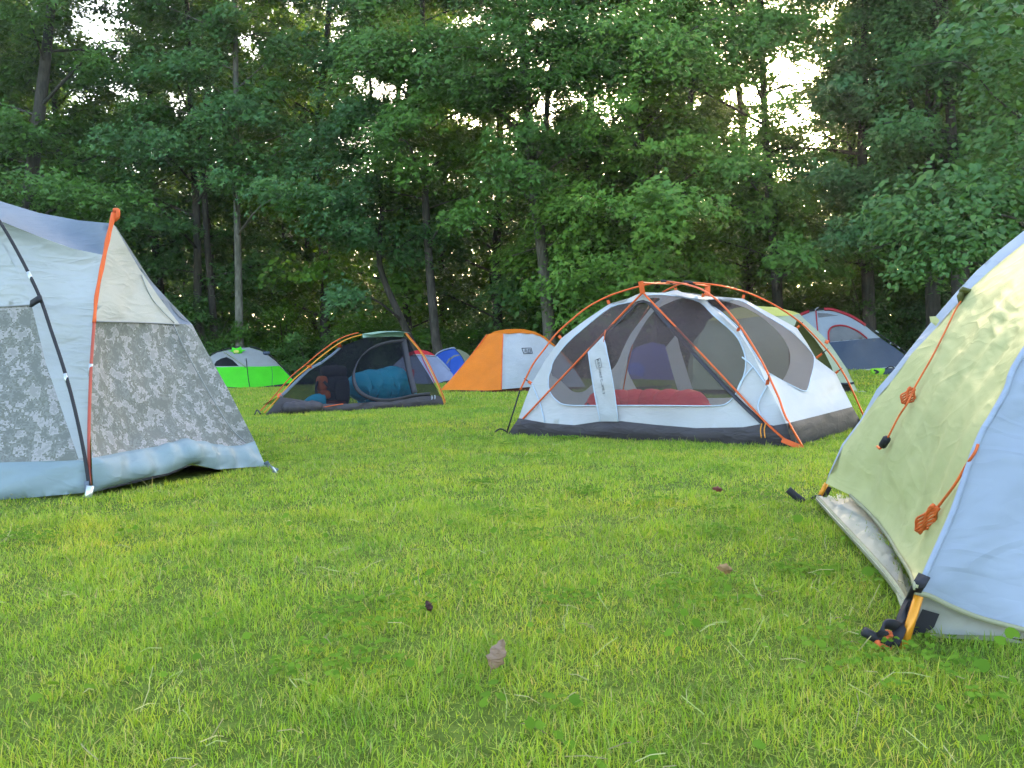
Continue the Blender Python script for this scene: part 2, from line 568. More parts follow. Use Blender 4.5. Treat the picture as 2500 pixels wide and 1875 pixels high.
def make_grass(exclude):
    Vs, Fs, base = [], [], 0
    bands = [(.75, 1.9, 42000, .0018, .026), (1.9, 3.2, 28000, .0023, .026), (3.2, 6, 12500, .0035, .027), (6, 12, 4200, .0072, .030), (12, 26.5, 900, .017, .042)]
    for y0, y1, dens, wd, ht in bands:
        hw = .64 * y1 + 2.4
        n = int(dens * 2 * hw * (y1 - y0))
        x = rng.uniform(-hw, hw, n); y = rng.uniform(y0, y1, n)
        ok = np.abs(x) < .64 * y + 2.4
        ok &= (np.abs(x) < .62 * y + .35) | (rng.uniform(0, 1, n) < .42)
        cl = vnoise2(x, y, 3, 2.2) + .6 * vnoise2(x, y, 4, 7.0)
        ok &= rng.uniform(0, 1, n) < np.clip(.80 + .5 * cl - .7 * np.clip(vnoise2(x, y, 21, 1.1) - .5, 0, 1), .48, 1)
        for poly in exclude: ok &= ~inpoly(x, y, poly)
        x, y, cl = x[ok], y[ok], cl[ok]; n = len(x)
        tuft = np.clip(vnoise2(x, y, 9, 1.4), -1, 1)
        h = ht * rng.uniform(.45, 1.25, n) * (1 + .38 * cl + .40 * tuft)
        tall = rng.uniform(0, 1, n) > .985
        h = np.where(tall, h * 1.9, h)
        h = np.clip(h, .012, .16)
        la = rng.uniform(0, 6.28, n) ; lean = np.abs(rng.normal(.45, .35, n))
        flat = rng.uniform(0, 1, n) > .72
        lean = np.where(flat, rng.uniform(1.2, 3.2, n), lean); h = np.where(flat, h * .75, h)
        lx, ly = np.cos(la) * lean * h, np.sin(la) * lean * h
        z = gz(x, y) - .004
        hz = h / np.sqrt(1 + lean ** 2 * .55)
        wa = rng.uniform(0, 3.14, n); ww = wd * rng.uniform(.6, 1.3, n)
        wx, wy = np.cos(wa) * ww / 2, np.sin(wa) * ww / 2
        if y0 < 6:
            V = np.empty((n, 6, 3))
            for k, (f, q) in enumerate(((0, 1), (.5, .85), (1, .12))):
                bx = x + lx * f ** 1.7; by = y + ly * f ** 1.7; bz = z + hz * f * (1 - .12 * f)
                V[:, 2 * k] = np.c_[bx - wx * q, by - wy * q, bz]; V[:, 2 * k + 1] = np.c_[bx + wx * q, by + wy * q, bz]
            b = base + np.arange(n)[:, None] * 6
            F = np.r_[b + [0, 1, 3, 2], b + [2, 3, 5, 4]]
            base += n * 6
        else:
            V = np.empty((n, 4, 3))
            for k, (f, q) in enumerate(((0, 1), (1, .2))):
                bx = x + lx * f; by = y + ly * f; bz = z + hz * f
                V[:, 2 * k] = np.c_[bx - wx * q, by - wy * q, bz]; V[:, 2 * k + 1] = np.c_[bx + wx * q, by + wy * q, bz]
            b = base + np.arange(n)[:, None] * 4
            F = b + [0, 1, 3, 2]
            base += n * 4
        Vs.append(V.reshape(-1, 3)); Fs.append(F)
    n = 3600
    y = rng.uniform(1, 2.75, n) ** 2; x = rng.uniform(-1, 1, n) * (.62 * y + .6)
    cl = vnoise2(x, y, 33, .9)
    ok = rng.uniform(0, 1, n) < np.clip(.35 + 1.1 * cl, .08, 1)
    for poly in exclude: ok &= ~inpoly(x, y, poly)
    x, y = x[ok], y[ok]; n = len(x); L = rng.uniform(.015, .06, n); a = rng.uniform(0, 6.28, n); wd = .00045 + .00012 * y
    z0 = gz(x, y) + rng.uniform(.012, .03, n); dz = rng.normal(0, .012, n)
    V = np.empty((n, 6, 3))
    for k, f in enumerate((-.5, 0, .5)):
        bx = x + np.cos(a) * L * f + np.sin(a) * L * .12 * (f * f * 4 - .5); by = y + np.sin(a) * L * f - np.cos(a) * L * .12 * (f * f * 4 - .5); bz = z0 + dz * f * 2 + .006 * (1 - f * f * 4)
        V[:, 2 * k] = np.c_[bx - np.sin(a) * wd, by + np.cos(a) * wd, bz]; V[:, 2 * k + 1] = np.c_[bx + np.sin(a) * wd, by - np.cos(a) * wd, bz + .001]
    b = base + np.arange(n)[:, None] * 6
    Vs.append(V.reshape(-1, 3)); Fs.append(np.r_[b + [0, 1, 3, 2], b + [2, 3, 5, 4]]); nstraw = 2 * n
    V = np.concatenate(Vs); F = np.concatenate(Fs)
    mi = np.zeros(len(F), int); mi[-nstraw:] = 1
    straw, ts, bs, os_ = new_mat('dry_straw')
    gs = ts.nodes.new('ShaderNodeNewGeometry')
    ts.links.new(ramp(ts, gs.outputs['Random Per Island'], [(0, (.15, .10, .05)), (.4, (.26, .24, .08)), (.7, (.32, .31, .11)), (1, (.24, .30, .06))]), bs.inputs['Base Color']); bs.inputs['Roughness'].default_value = .7
    o = link_mesh('grass', arr_mesh('grass', V, F, mi), [grass_mat(), straw], smooth=False)
    tag(o, 'short green and straw coloured grass covering the lawn', 'grass', kind='stuff')

# ---- leaves
def frames(N, twist):
    """tangent frames for leaf normals"""
    ref = np.where(np.abs(N[:, 2:3]) < .95, np.array([[0, 0, 1.0]]), np.array([[1.0, 0, 0]]))
    A = np.cross(ref, N); A /= np.linalg.norm(A, axis=1)[:, None] + 1e-9
    B = np.cross(N, A)
    c, s = np.cos(twist)[:, None], np.sin(twist)[:, None]
    return A * c + B * s, -A * s + B * c

def lobe_template(k):
    """list of quads sharing the leaf base: 1 = oval leaf, 3/5 = lobed leaf"""
    if k == 1:
        return np.array([[-.05, 0, 0], [.42, .40, .07], [1, 0, -.06], [.42, -.40, .07]]), np.array([[0, 1, 2, 3]])
    if k == 2:
        return np.array([[-.04, 0, 0], [.25, .27, .07], [.62, .26, .06], [1, 0, -.08], [.62, -.26, .06], [.25, -.27, .07]]), np.array([[0, 1, 2, 3], [0, 3, 4, 5]])
    ang = {3: [-.95, 0, .95], 5: [-1.75, -.85, 0, .85, 1.75]}[k]
    ln = {3: [.78, 1, .78], 5: [.5, .82, 1, .82, .5]}[k]
    V = [[0, 0, 0]]
    notch = [ang[0] - .5] + [(ang[i] + ang[i + 1]) / 2 for i in range(k - 1)] + [ang[-1] + .5]
    for a in notch: V.append([.36 * math.cos(a), .36 * math.sin(a), .05])
    F = []
    for i, a in enumerate(ang):
        V.append([ln[i] * math.cos(a), ln[i] * math.sin(a), -.08])
        F.append([0, 1 + i, len(V) - 1, 2 + i])
    V = np.array(V, float); V[:, 0] += .0
    return V, np.array(F)

def leaves_mesh(P, N, size, k, r):
    T, FT = lobe_template(k)
    A, B = frames(N, r.uniform(0, 6.28, len(P)))
    s = size[:, None, None]
    V = P[:, None, :] + s * (A[:, None, :] * T[None, :, 0:1] + B[:, None, :] * T[None, :, 1:2] + N[:, None, :] * T[None, :, 2:3])
    b = (np.arange(len(P)) * len(T))[:, None, None]
    F = (b + FT[None]).reshape(-1, 4)
    return V.reshape(-1, 3), F

# places where the canopy stands open to the sky: (px, py, radius)
OPEN = [(1950, 190, 62), (1905, 165, 50), (1985, 175, 50), (1890, 235, 42), (1965, 275, 42), (1930, 300, 38), (2000, 335, 52), (2060, 330, 40), (1790, 245, 42), (1830, 225, 38), (1850, 300, 32), (1690, 235, 40), (1655, 250, 28), (1600, 275, 36), (1480, 295, 28), (1470, 345, 30), (1330, 265, 52), (1350, 300, 34), (1235, 315, 48), (1165, 300, 34), (1095, 283, 40), (925, 215, 48), (885, 200, 34), (970, 225, 36), (240, 80, 72), (285, 135, 44), (200, 60, 40), (390, 200, 28), (335, 240, 22), (600, 110, 50), (615, 145, 36), (650, 60, 46), (740, 50, 44), (790, 70, 52), (830, 40, 46), (1310, 60, 36), (1330, 165, 34), (455, 20, 40), (1150, 190, 24), (2290, 60, 22), (960, 505, 10), (2110, 570, 8), (2480, 400, 16), (1540, 365, 18)]
OPEN = [(a, b, c * .9) for a, b, c in OPEN[:12]] + [(a, b, c * .8) for a, b, c in OPEN[12:]]
def open_keep(P, r, strength=.97):
    v = P - np.array(cO)
    z = v @ np.array(f_); z = np.maximum(z, .1)
    px = CX + FPX * (v @ np.array(cR)) / z; py = CY - FPX * (v @ np.array(cU)) / z
    px = px + 16 * np.sin(py * .11 + P[:, 1]) ; py = py + 14 * np.sin(px * .13 + P[:, 1] * 2)
    keep = np.ones(len(P), bool); u = r.uniform(0, 1, len(P))
    for a, b, rad in OPEN:
        keep &= ~(u < strength * np.exp(-(np.hypot(px - a, (py - b) * 1.15) / rad) ** 4))
    return keep

class Crown:
    def __init__(s, seed): s.P = []; s.N = []; s.S = []; s.r = np.random.default_rng(seed)
    def spray(s, c, out, rad, n, size, thick=.16, droop=.30):
        r = s.r; size = size * r.uniform(.72, 1.28); thick = thick * r.uniform(.8, 2.0); droop = droop * r.uniform(.5, 1.7); n = int(n * (1.15 if size < .14 else .95))
        a = r.uniform(0, 6.28, n); q = np.sqrt(r.uniform(0, 1, n)) * rad * (1 + .25 * np.sin(a * 3 + r.uniform(0, 6)))
        lx, ly = q * np.cos(a), q * np.sin(a) * .8
        ox, oy = out
        x = c[0] + lx * ox - ly * oy; y = c[1] + lx * oy + ly * ox
        z = c[2] + r.normal(0, thick * rad, n) - droop * q * q / rad + r.normal(0, .02, n)
        N = np.c_[r.normal(0, .42, n) + .45 * (lx * ox - ly * oy) / rad + .30 * ox, r.normal(0, .42, n) + .45 * (lx * oy + ly * ox) / rad + .30 * oy - .25, np.full(n, .70)]
        s.P.append(np.c_[x, y, z]); s.N.append(N / np.linalg.norm(N, axis=1)[:, None]); s.S.append(size * r.uniform(.6, 1.25, n))
    def mesh(s, name, k, loc=None, thin=True):
        P = np.concatenate(s.P); N = np.concatenate(s.N); Sz = np.concatenate(s.S)
        if thin:
            kp = open_keep(P, s.r); P, N, Sz = P[kp], N[kp], Sz[kp]
        V, F = leaves_mesh(P, N, Sz, k, s.r)
        if loc is not None: V = V - np.array(loc)
        return arr_mesh(name, V, F)

def path_at(P, h):
    P = np.asarray(P); i = int(np.clip(np.searchsorted(P[:, 2], h) - 1, 0, len(P) - 2))
    t = np.clip((h - P[i, 2]) / (P[i + 1, 2] - P[i, 2] + 1e-9), 0, 1)
    return P[i] + (P[i + 1] - P[i]) * t

def build_tree(name, label, path, r0, mats, seed, low=2.5, R=3.2, nlimb=28, nsp=6, nleaf=235, lsize=.122, lobes=3, group=None, extra=(), fork=None, local=False, toward=.35, bare=None):
    """trunk with limbs + crown of leaf sprays; returns the tree's Empty"""
    r = np.random.default_rng(seed)
    path = cr(path, 5); H = path[-1][2]; z0 = path[0][2]
    root = thing(name, Vector(path[0]), label, 'tree', group)
    t = MB(); m = len(path)
    ff = np.linspace(0, 1, m)
    rad = r0 * (1 - .75 * ff) * (1 + .45 * np.exp(-ff * 22))
    t.tube(path, list(rad), 10)
    if fork:
        for fp, fr in fork: t.tube(cr(fp, 5), list(np.linspace(fr, fr * .3, len(cr(fp, 5)))), 8)
    crown = Crown(seed + 1)
    for i in range(nlimb):
        h = z0 + low + (H - z0 - low) * (i + r.uniform(0, .9)) / nlimb
        f = (h - z0) / (H - z0)
        st = path_at(path, h)
        az = i * 2.39996 + r.uniform(-.5, .5)
        d = np.array([math.cos(az), math.sin(az) - toward]); d /= np.linalg.norm(d) + 1e-9
        L = R * 1.12 * (1.05 - .62 * f ** 2) * r.uniform(.55, 1.12) * (.75 + .25 * min(1, f * 4))
        rise = r.uniform(.05, .45) + .35 * f
        pts = [st, st + np.r_[d * L * .35, L * .35 * rise], st + np.r_[d * L * .7 + r.normal(0, .12, 2), L * .62 * rise], st + np.r_[d * L, L * .66 * rise - .12 * L * (1 - f)]]
        lp = cr(pts, 3); lr = max(.018, r0 * .30 * (1 - .6 * f)) * (L / R)
        t.tube(lp, list(np.linspace(lr, lr * .25, len(lp))), 6, cap=False)
        for k in range(nsp):
            q = .30 + .7 * (k + r.uniform(.2, .9)) / nsp
            c = lp[min(len(lp) - 1, int(q * (len(lp) - 1)))].copy()
            side = r.normal(0, .30 * L * .5)
            c[0] += -d[1] * side; c[1] += d[0] * side; c[2] += r.normal(.05, .22)
            if bare and bare[0] < c[2] - z0 < bare[1] and c[1] < path_at(path, h)[1] + .5 and abs(c[0] - path_at(path, c[2])[0]) < .75: continue
            crown.spray(c, d, r.uniform(.5, .95) * (R / 3.2) ** .5, int(nleaf * r.uniform(.6, 1.3)), lsize)
    for (px, py, dd, sr, n, ls) in extra:
        c = np.array(W(px, py, dd)); st = path_at(path, max(z0 + 1.0, min(H * .8, c[2] - .6)))
        mid = (st + c) / 2 + np.array([0, 0, .25])
        lp = cr([st, mid, c], 4)
        t.tube(lp, list(np.linspace(.045, .012, len(lp))), 6, cap=False)
        d = (c - st)[:2]; d /= np.linalg.norm(d) + 1e-9
        for q in range(5):
            cc = c + np.r_[d * r.uniform(-.9, .45) * sr, r.normal(0, .12) * sr] + np.r_[-d[1], d[0], 0] * r.normal(0, .5 * sr)
            crown.spray(cc, d, sr * r.uniform(.5, .85), int(n / 3), ls * .9, .16, .35)
    t.build('trunk', mats[0], root)
    me = crown.mesh('crown', lobes, path[0], thin=not local)
    link_mesh('crown', me, mats[1], root, smooth=False)
    return root

def bent(px_list, ytop, H, wob=.25, seed=0):
    """trunk path from photo pixels (px, py, depth), continued up to height H"""
    pts = [G(px_list[0][0], px_list[0][1])] if len(px_list[0]) == 2 else []
    return pts

def trunk_path(x, y, H, seed, lean=(0, 0)):
    r = np.random.default_rng(seed)
    b = gp(x, y, -.05); P = [np.array(b)]
    for k in range(1, 6):
        f = k / 5
        P.append(np.array([x + lean[0] * H * f + r.normal(0, .10) * (1 + f), y + lean[1] * H * f + r.normal(0, .1), b.z + H * f]))
    return P

def px_path(pts, d, H):
    """ground point under the first pixel, then the pixels at depth d, then straight on to height H"""
    P = [np.array(W(px, py, d)) for px, py in pts]
    base = P[0] + (P[1] - P[0]) / max(1e-6, (P[1][2] - P[0][2])) * (float(gz(P[0][0], d)) - .05 - P[0][2])
    out = [base] + [p for p in P if p[2] > base[2] + .3]
    a, b = out[-2], out[-1]
    s = (b - a) / max(1e-6, b[2] - a[2])
    s[0] = np.clip(s[0], -.25, .25); s[1] = 0
    for k in (.5, 1):
        out.append(b + s * (H - b[2]) * k)
    return out

def make_forest():
    L1 = leaf_mat('leaf_teal', [(.040, .115, .040), (.052, .145, .046), (.07, .175, .042), (.10, .21, .034)])
    L2 = leaf_mat('leaf_green', [(.048, .13, .024), (.07, .175, .028), (.09, .205, .026), (.13, .24, .02)])
    L3 = leaf_mat('leaf_bright', [(.075, .19, .038), (.095, .225, .04), (.11, .245, .032), (.15, .27, .025)])
    L4 = leaf_mat('leaf_deep', [(.030, .095, .022), (.045, .135, .022), (.07, .175, .018), (.11, .22, .014)], tf=.42)
    B1 = bark('bark_dark', (.028, .024, .02), (.07, .06, .05))
    B2 = bark('bark_grey', (.05, .044, .037), (.14, .125, .105))
    B3 = bark('bark_pale', (.09, .085, .075), (.22, .205, .18))
    T = build_tree
    # ---- trees of the woodland edge, each one placed by its own trunk
    T('edge_tree', 'slim tree with a straight pale grey lower trunk standing behind the lime green tent', px_path([(585, 905), (583, 720), (578, 480), (575, 100)], 27.5, 17), .165, (B3, L1), 101, low=6.2, R=3.2, extra=[(560, 430, 25, 1.0, 420, .14), (700, 470, 24, 1.1, 480, .15)])
    T('edge_tree', 'stout grey trunked tree forking above, between the orange tent and the white mesh tent', px_path([(1345, 880), (1340, 790), (1322, 600), (1300, 440), (1293, 340)], 24.5, 16), .235, (B2, L2), 103, low=5.6, R=3.4, nlimb=30, bare=(0, 5.2), fork=[([W(1300, 400, 24.5), W(1270, 330, 24.5), W(1180, 230, 24.6), W(1120, 120, 25)], .11), ([W(1302, 420, 24.5), W(1330, 330, 24.7), W(1340, 200, 25), W(1365, 60, 25.3)], .12)], extra=[(1230, 60, 23, 1.4, 600, .15), (1400, 60, 23, 1.4, 600, .15), (1420, 170, 23, 1.3, 560, .15), (1250, 190, 23, 1.2, 500, .15), (1180, 420, 22.5, 1.2, 520, .15), (1120, 180, 23, 1.3, 520, .15)])
    T('edge_tree', 'dark straight trunked tree right behind the red topped dome tent', px_path([(1070, 860), (1060, 790), (1040, 520), (1036, 300)], 26, 17), .18, (B1, L2), 105, low=5.0, R=3.0, bare=(0, 3.2), extra=[(900, 60, 24, 1.5, 650, .15), (1010, 90, 24, 1.5, 650, .15), (1070, 170, 24, 1.3, 560, .15), (840, 160, 24, 1.3, 560, .15), (1120, 520, 23.5, 1.0, 380, .14), (1000, 260, 24, 1.1, 420, .15)])
    T('edge_tree', 'crooked dark trunk leaning left in the shade above the black mesh tent', px_path([(985, 790), (940, 690), (925, 620), (932, 520), (925, 440)], 26.6, 12), .12, (B1, L1), 107, low=3.6, R=2.6, nlimb=18, bare=(0, 2.6), extra=[(840, 720, 24, .9, 330, .16), (860, 540, 24.5, 1.1, 420, .15)])
    T('edge_tree', 'twin stemmed dark tree at the left of the pale slim trunk', px_path([(480, 880), (482, 600), (470, 350), (462, 150)], 28.5, 18), .17, (B1, L1), 109, low=3.2, R=3.3, fork=[([gp(-9.8, 28.7), W(500, 500, 28.6), W(500, 250, 28.6), W(540, 30, 28.6)], .13)], extra=[(330, 340, 25, 1.3, 520, .15), (560, 250, 25.5, 1.2, 480, .15)])
    T('edge_tree', 'thick dark trunked tree at the far left edge behind the camouflage tent', px_path([(60, 700), (75, 450), (105, 200), (120, 60)], 27, 18), .27, (B1, L2), 111, low=2.6, R=3.8, nlimb=32, extra=[(100, 430, 24, 1.2, 420, .15), (260, 470, 24.5, 1.1, 420, .15)])
    T('edge_tree', 'leafy tree with thin twin trunks rising behind the roof of the white mesh tent', px_path([(1592, 860), (1590, 620), (1575, 420), (1560, 290)], 25, 17), .16, (B2, L3), 113, low=2.4, R=3.4, nlimb=32, fork=[([W(1580, 560, 25), W(1560, 440, 25.1), W(1500, 300, 25.2), W(1475, 160, 25.4)], .09)], extra=[(1480, 90, 23, 1.4, 650, .15), (1570, 50, 23, 1.4, 650, .15), (1640, 130, 22.5, 1.4, 650, .15), (1720, 70, 23, 1.4, 650, .15), (1560, 180, 22.5, 1.3, 600, .15), (1730, 190, 22.5, 1.1, 480, .15), (1680, 470, 19.5, 1.05, 520, .17), (1620, 545, 20, .85, 380, .17), (1640, 350, 22, 1.2, 480, .16), (1490, 640, 22, 1.3, 520, .15), (1420, 520, 22.5, 1.2, 480, .15)])
    T('edge_tree', 'bushy bright green tree with low boughs beside the stout grey trunk', px_path([(1440, 870), (1442, 650), (1436, 400), (1440, 200)], 25.5, 16), .13, (B1, L3), 115, low=1.4, R=3.0, nlimb=34, extra=[(1420, 690, 23, 1.0, 420, .14), (1380, 600, 23.5, 1.0, 380, .14), (1500, 760, 23, 1.0, 420, .14)])
    T('edge_tree', 'dark tree standing in front of the low sun, above the yellow roofed tent', px_path([(1905, 840), (1890, 600), (1872, 400), (1862, 150)], 25, 17), .19, (B1, L2), 117, low=2.2, R=3.3, nlimb=28, extra=[(1810, 60, 23, 1.3, 600, .15), (1800, 150, 23, 1.2, 520, .15), (1900, 50, 23.5, 1.3, 600, .15), (1985, 70, 23.5, 1.2, 560, .15), (1790, 420, 22, 1.1, 380, .15), (1950, 620, 21, 1.0, 380, .16)])
    T('edge_tree', 'tall dark tree with horizontal limbs right of the low sun', px_path([(2125, 850), (2115, 600), (2105, 400), (2110, 150)], 24.5, 18), .22, (B1, L1), 119, low=2.6, R=3.4, nlimb=28, extra=[(2060, 130, 22.5, 1.3, 560, .15), (2090, 260, 22.5, 1.1, 420, .15), (2040, 420, 22, 1.1, 420, .15), (2190, 180, 21.5, 1.3, 480, .15), (2050, 560, 21, 1.0, 380, .16)])
    T('edge_tree', 'dark trunk with a bent side limb near the right edge of the woodland', px_path([(2280, 820), (2272, 560), (2268, 350), (2280, 60)], 23.5, 18), .23, (B1, L4), 121, low=2.4, R=3.5, nlimb=28, fork=[([W(2275, 330, 23.5), W(2240, 290, 23.4), W(2218, 230, 23.4), W(2200, 100, 23.4)], .11), ([W(2272, 200, 23.5), W(2230, 195, 23.3), W(2190, 180, 23)], .06)], extra=[(2330, 120, 20.5, 1.1, 420, .15)])
    T('edge_tree', 'stocky double trunk in deep shade at the right edge of the woodland', px_path([(2345, 800), (2338, 600), (2330, 430), (2322, 300)], 22.5, 16), .24, (B1, L1), 123, low=3.0, R=3.4, nlimb=26, fork=[([gp(11.9, 22.7), W(2362, 560, 22.6), W(2390, 400, 22.6), W(2440, 260, 22.6)], .13)])
    T('broadleaf_tree', 'low broad leaved tree spreading its boughs over the yellow green tent at right', px_path([(2560, 760), (2555, 600), (2540, 420)], 15.5, 7.5), .10, (B1, L1), 125, low=1.5, R=2.6, nlimb=20, nsp=4, nleaf=110, lsize=.145, lobes=2, extra=[(2260, 540, 14.5, .95, 390, .14), (2340, 590, 14, .85, 360, .14), (2420, 520, 14, .95, 390, .14), (2200, 500, 15.5, .9, 360, .14), (2460, 320, 15, .8, 300, .14), (2250, 640, 14.8, .7, 285, .14), (2380, 480, 15, .9, 330, .14)])
    # ---- second row between them
    spots = [(-15.5, 30.5, 'left of the thick leaning trunk'), (-12.6, 31, ''), (-6.6, 30.2, ''), (-3.6, 30.8, ''), (-.4, 29.5, ''), (3.1, 30.3, ''), (6.0, 29.4, ''), (8.4, 29.8, ''), (11.7, 28.8, ''), (14.6, 27.6, ''), (17.2, 25.5, ''), (-18.5, 29, '')]
    for i, (x, y, _) in enumerate(spots):
        T('woodland_tree', 'leafy tree of the second row, half hidden behind the trees at the woodland edge', trunk_path(x, y, 17 + (i * 37 % 5) * .6, 300 + i, ((i * 17 % 7 - 3) * .012, 0)), .15 + .02 * (i % 3), (B1, (L2, L1, L4)[i % 3]), 330 + i, low=1.4, R=3.6, nlimb=40, nsp=6, nleaf=165, lsize=.152, lobes=1, group='trees of the second row')
    # ---- interior: a few kinds, copied
    protos = []
    for k in range(5):
        protos.append(T('forest_tree', 'slender tree deep inside the shady woodland', trunk_path(0, 0, 20 + k * .8, 500 + k, ((k - 2) * .01, 0)), .13 + .02 * k, (B1, (L4, L2, L4, L1, L4)[k]), 520 + k, low=(4.5, 3, 6, 2.5, 5)[k], R=3.6, nlimb=30, nsp=6, nleaf=95, lsize=.23, lobes=1, group='trees deep in the woodland', local=True, toward=0))
    r = np.random.default_rng(77)
    pos = []
    for y0 in (33.5, 37, 41, 45.5, 50.5, 56):
        x0 = -.66 * y0 - 2
        while x0 < .66 * y0 + 3:
            pos.append((x0 + r.uniform(-1, 1), y0 + r.uniform(-1.4, 1.4))); x0 += r.uniform(3.6, 5.4)
    def clear(x, y, H):
        # the low sun finds its way in along one lane between the trees
        a = math.degrees(math.atan2(x, y)); return abs(a - 18.0) < .75
    pos = [p for p in pos if not clear(p[0], p[1], 0)]
    for i, (x, y) in enumerate(pos):
        p = protos[i % 5]
        if i < 5: o = p
        else:
            o = p.copy(); C.objects.link(o)
            for ch in p.children:
                c = ch.copy(); C.objects.link(c); c.parent = o
        o.location = gp(x, y); o.rotation_euler = (0, 0, r.uniform(0, 6.28)); s = r.uniform(.85, 1.1); az = math.degrees(math.atan2(x, y)); s = s * (.36 if abs(az - 18.4) < 3.2 else .65 if abs(az - 18) < 6 else .52 if min(abs(az - q) for q in (-26, -17.4, -12.2, -7.6, -.6, 2.3, 5.5, 9.5, 13.5, 22)) < 1.7 else 1) * (r.uniform(.68, 1) if y > 42 else 1); o.scale = (s, s, s)
    # ---- undergrowth shrubs
    sh = []
    for k in range(5):
        rt = thing('understory_shrub', (0, 0, 0), 'leafy sapling in the undergrowth at the foot of the trees', 'shrub', 'shrubs under the trees')
        cw = Crown(700 + k); rr = np.random.default_rng(720 + k); st = MB()
        for q in range(16):
            a = q * 2.4 + rr.uniform(-.4, .4); L = rr.uniform(.3, 1.35); h = rr.uniform(.35, 2.6)
            e = np.array([math.cos(a) * L, math.sin(a) * L, h])
            st.tube(cr([(0, 0, 0), e * [.35, .35, .6], e], 3), [.018] * 3 + [.012] * 2 + [.008] * 2, 5, cap=False)
            cw.spray(e, np.array([math.cos(a), math.sin(a)]), rr.uniform(.4, .75), 230, .10)
            cw.spray(e * [.7, .7, .55], np.array([math.cos(a), math.sin(a)]), rr.uniform(.4, .7), 170, .10)
        st.build('stem', B1, rt)
        link_mesh('foliage', cw.mesh('foliage', 3 if k < 2 else 2, None, thin=False), (L1, L4, L1, L4, L4)[k], rt, smooth=False)
        sh.append(rt)
    sp = []
    for y0, st_ in ((27.6, 1.9), (29.3, 1.7), (31.5, 1.9), (34, 2.2), (38, 2.6), (44, 3.0)):
        x0 = -.64 * y0 - 1
        while x0 < .64 * y0 + 2:
            yy = y0 - (2.6 * float(sstep(4, 12, x0)) if y0 < 31 else 0)
            sp.append((x0 + r.uniform(-.7, .7), yy + r.uniform(-.5, .7))); x0 += st_ * r.uniform(.75, 1.3)
    for i, (x, y) in enumerate(sp):
        p = sh[i % 5]
        if i < 5: o = p
        else:
            o = p.copy(); C.objects.link(o)
            for ch in p.children:
                c = ch.copy(); C.objects.link(c); c.parent = o
        o.location = gp(x, y); o.rotation_euler = (0, 0, r.uniform(0, 6.28)); s = r.uniform(.7, 1.15); o.scale = (s, s, s * r.uniform(.65, 1.05))
    # ---- far-off wood that reads as one mass
    n = 90000
    x = r.uniform(-62, 66, n); y = r.uniform(60, 76, n); z = gz(x, y) + r.uniform(0, 1, n) ** 1.3 * (13 + 2.5 * np.sin(x * .25) + 1.5 * np.sin(x * .71))
    N = r.normal(size=(n, 3)); N /= np.linalg.norm(N, axis=1)[:, None]
    V, F = leaves_mesh(np.c_[x, y, z], N, r.uniform(.35, .7, n), 1, r)
    o = link_mesh('far_woodland', arr_mesh('far_woodland', V, F), L4, smooth=False)
    tag(o, 'far dark wood closing the view between the trunks', 'woodland', kind='stuff')

def make_veil():  # added volume: imitates lens flare that lifts the darks, and the sun's glow
    m = bpy.data.materials.new('added_veil_air'); m.use_nodes = True
    t = m.node_tree; t.nodes.remove(t.nodes['Principled BSDF'])
    v = t.nodes.new('ShaderNodeVolumePrincipled')
    v.inputs['Color'].default_value = (.86, .93, .95, 1)
    v.inputs['Density'].default_value = .0007
    v.inputs['Anisotropy'].default_value = .7
    t.links.new(v.outputs[0], t.nodes['Material Output'].inputs['Volume'])
    x0, x1, y0, y1, z0, z1 = -112, 112, -62, 132, -2, 30
    V = [(x, y, z) for z in (z0, z1) for x, y in ((x0, y0), (x1, y0), (x1, y1), (x0, y1))]
    F = [(3, 2, 1, 0), (4, 5, 6, 7), (0, 1, 5, 4), (1, 2, 6, 5), (2, 3, 7, 6), (3, 0, 4, 7)]
    o = mesh_obj('veil', V, F, m, None, False)
    tag(o, 'added thin haze hanging over the lawn and between the trees', 'veil', kind='stuff')
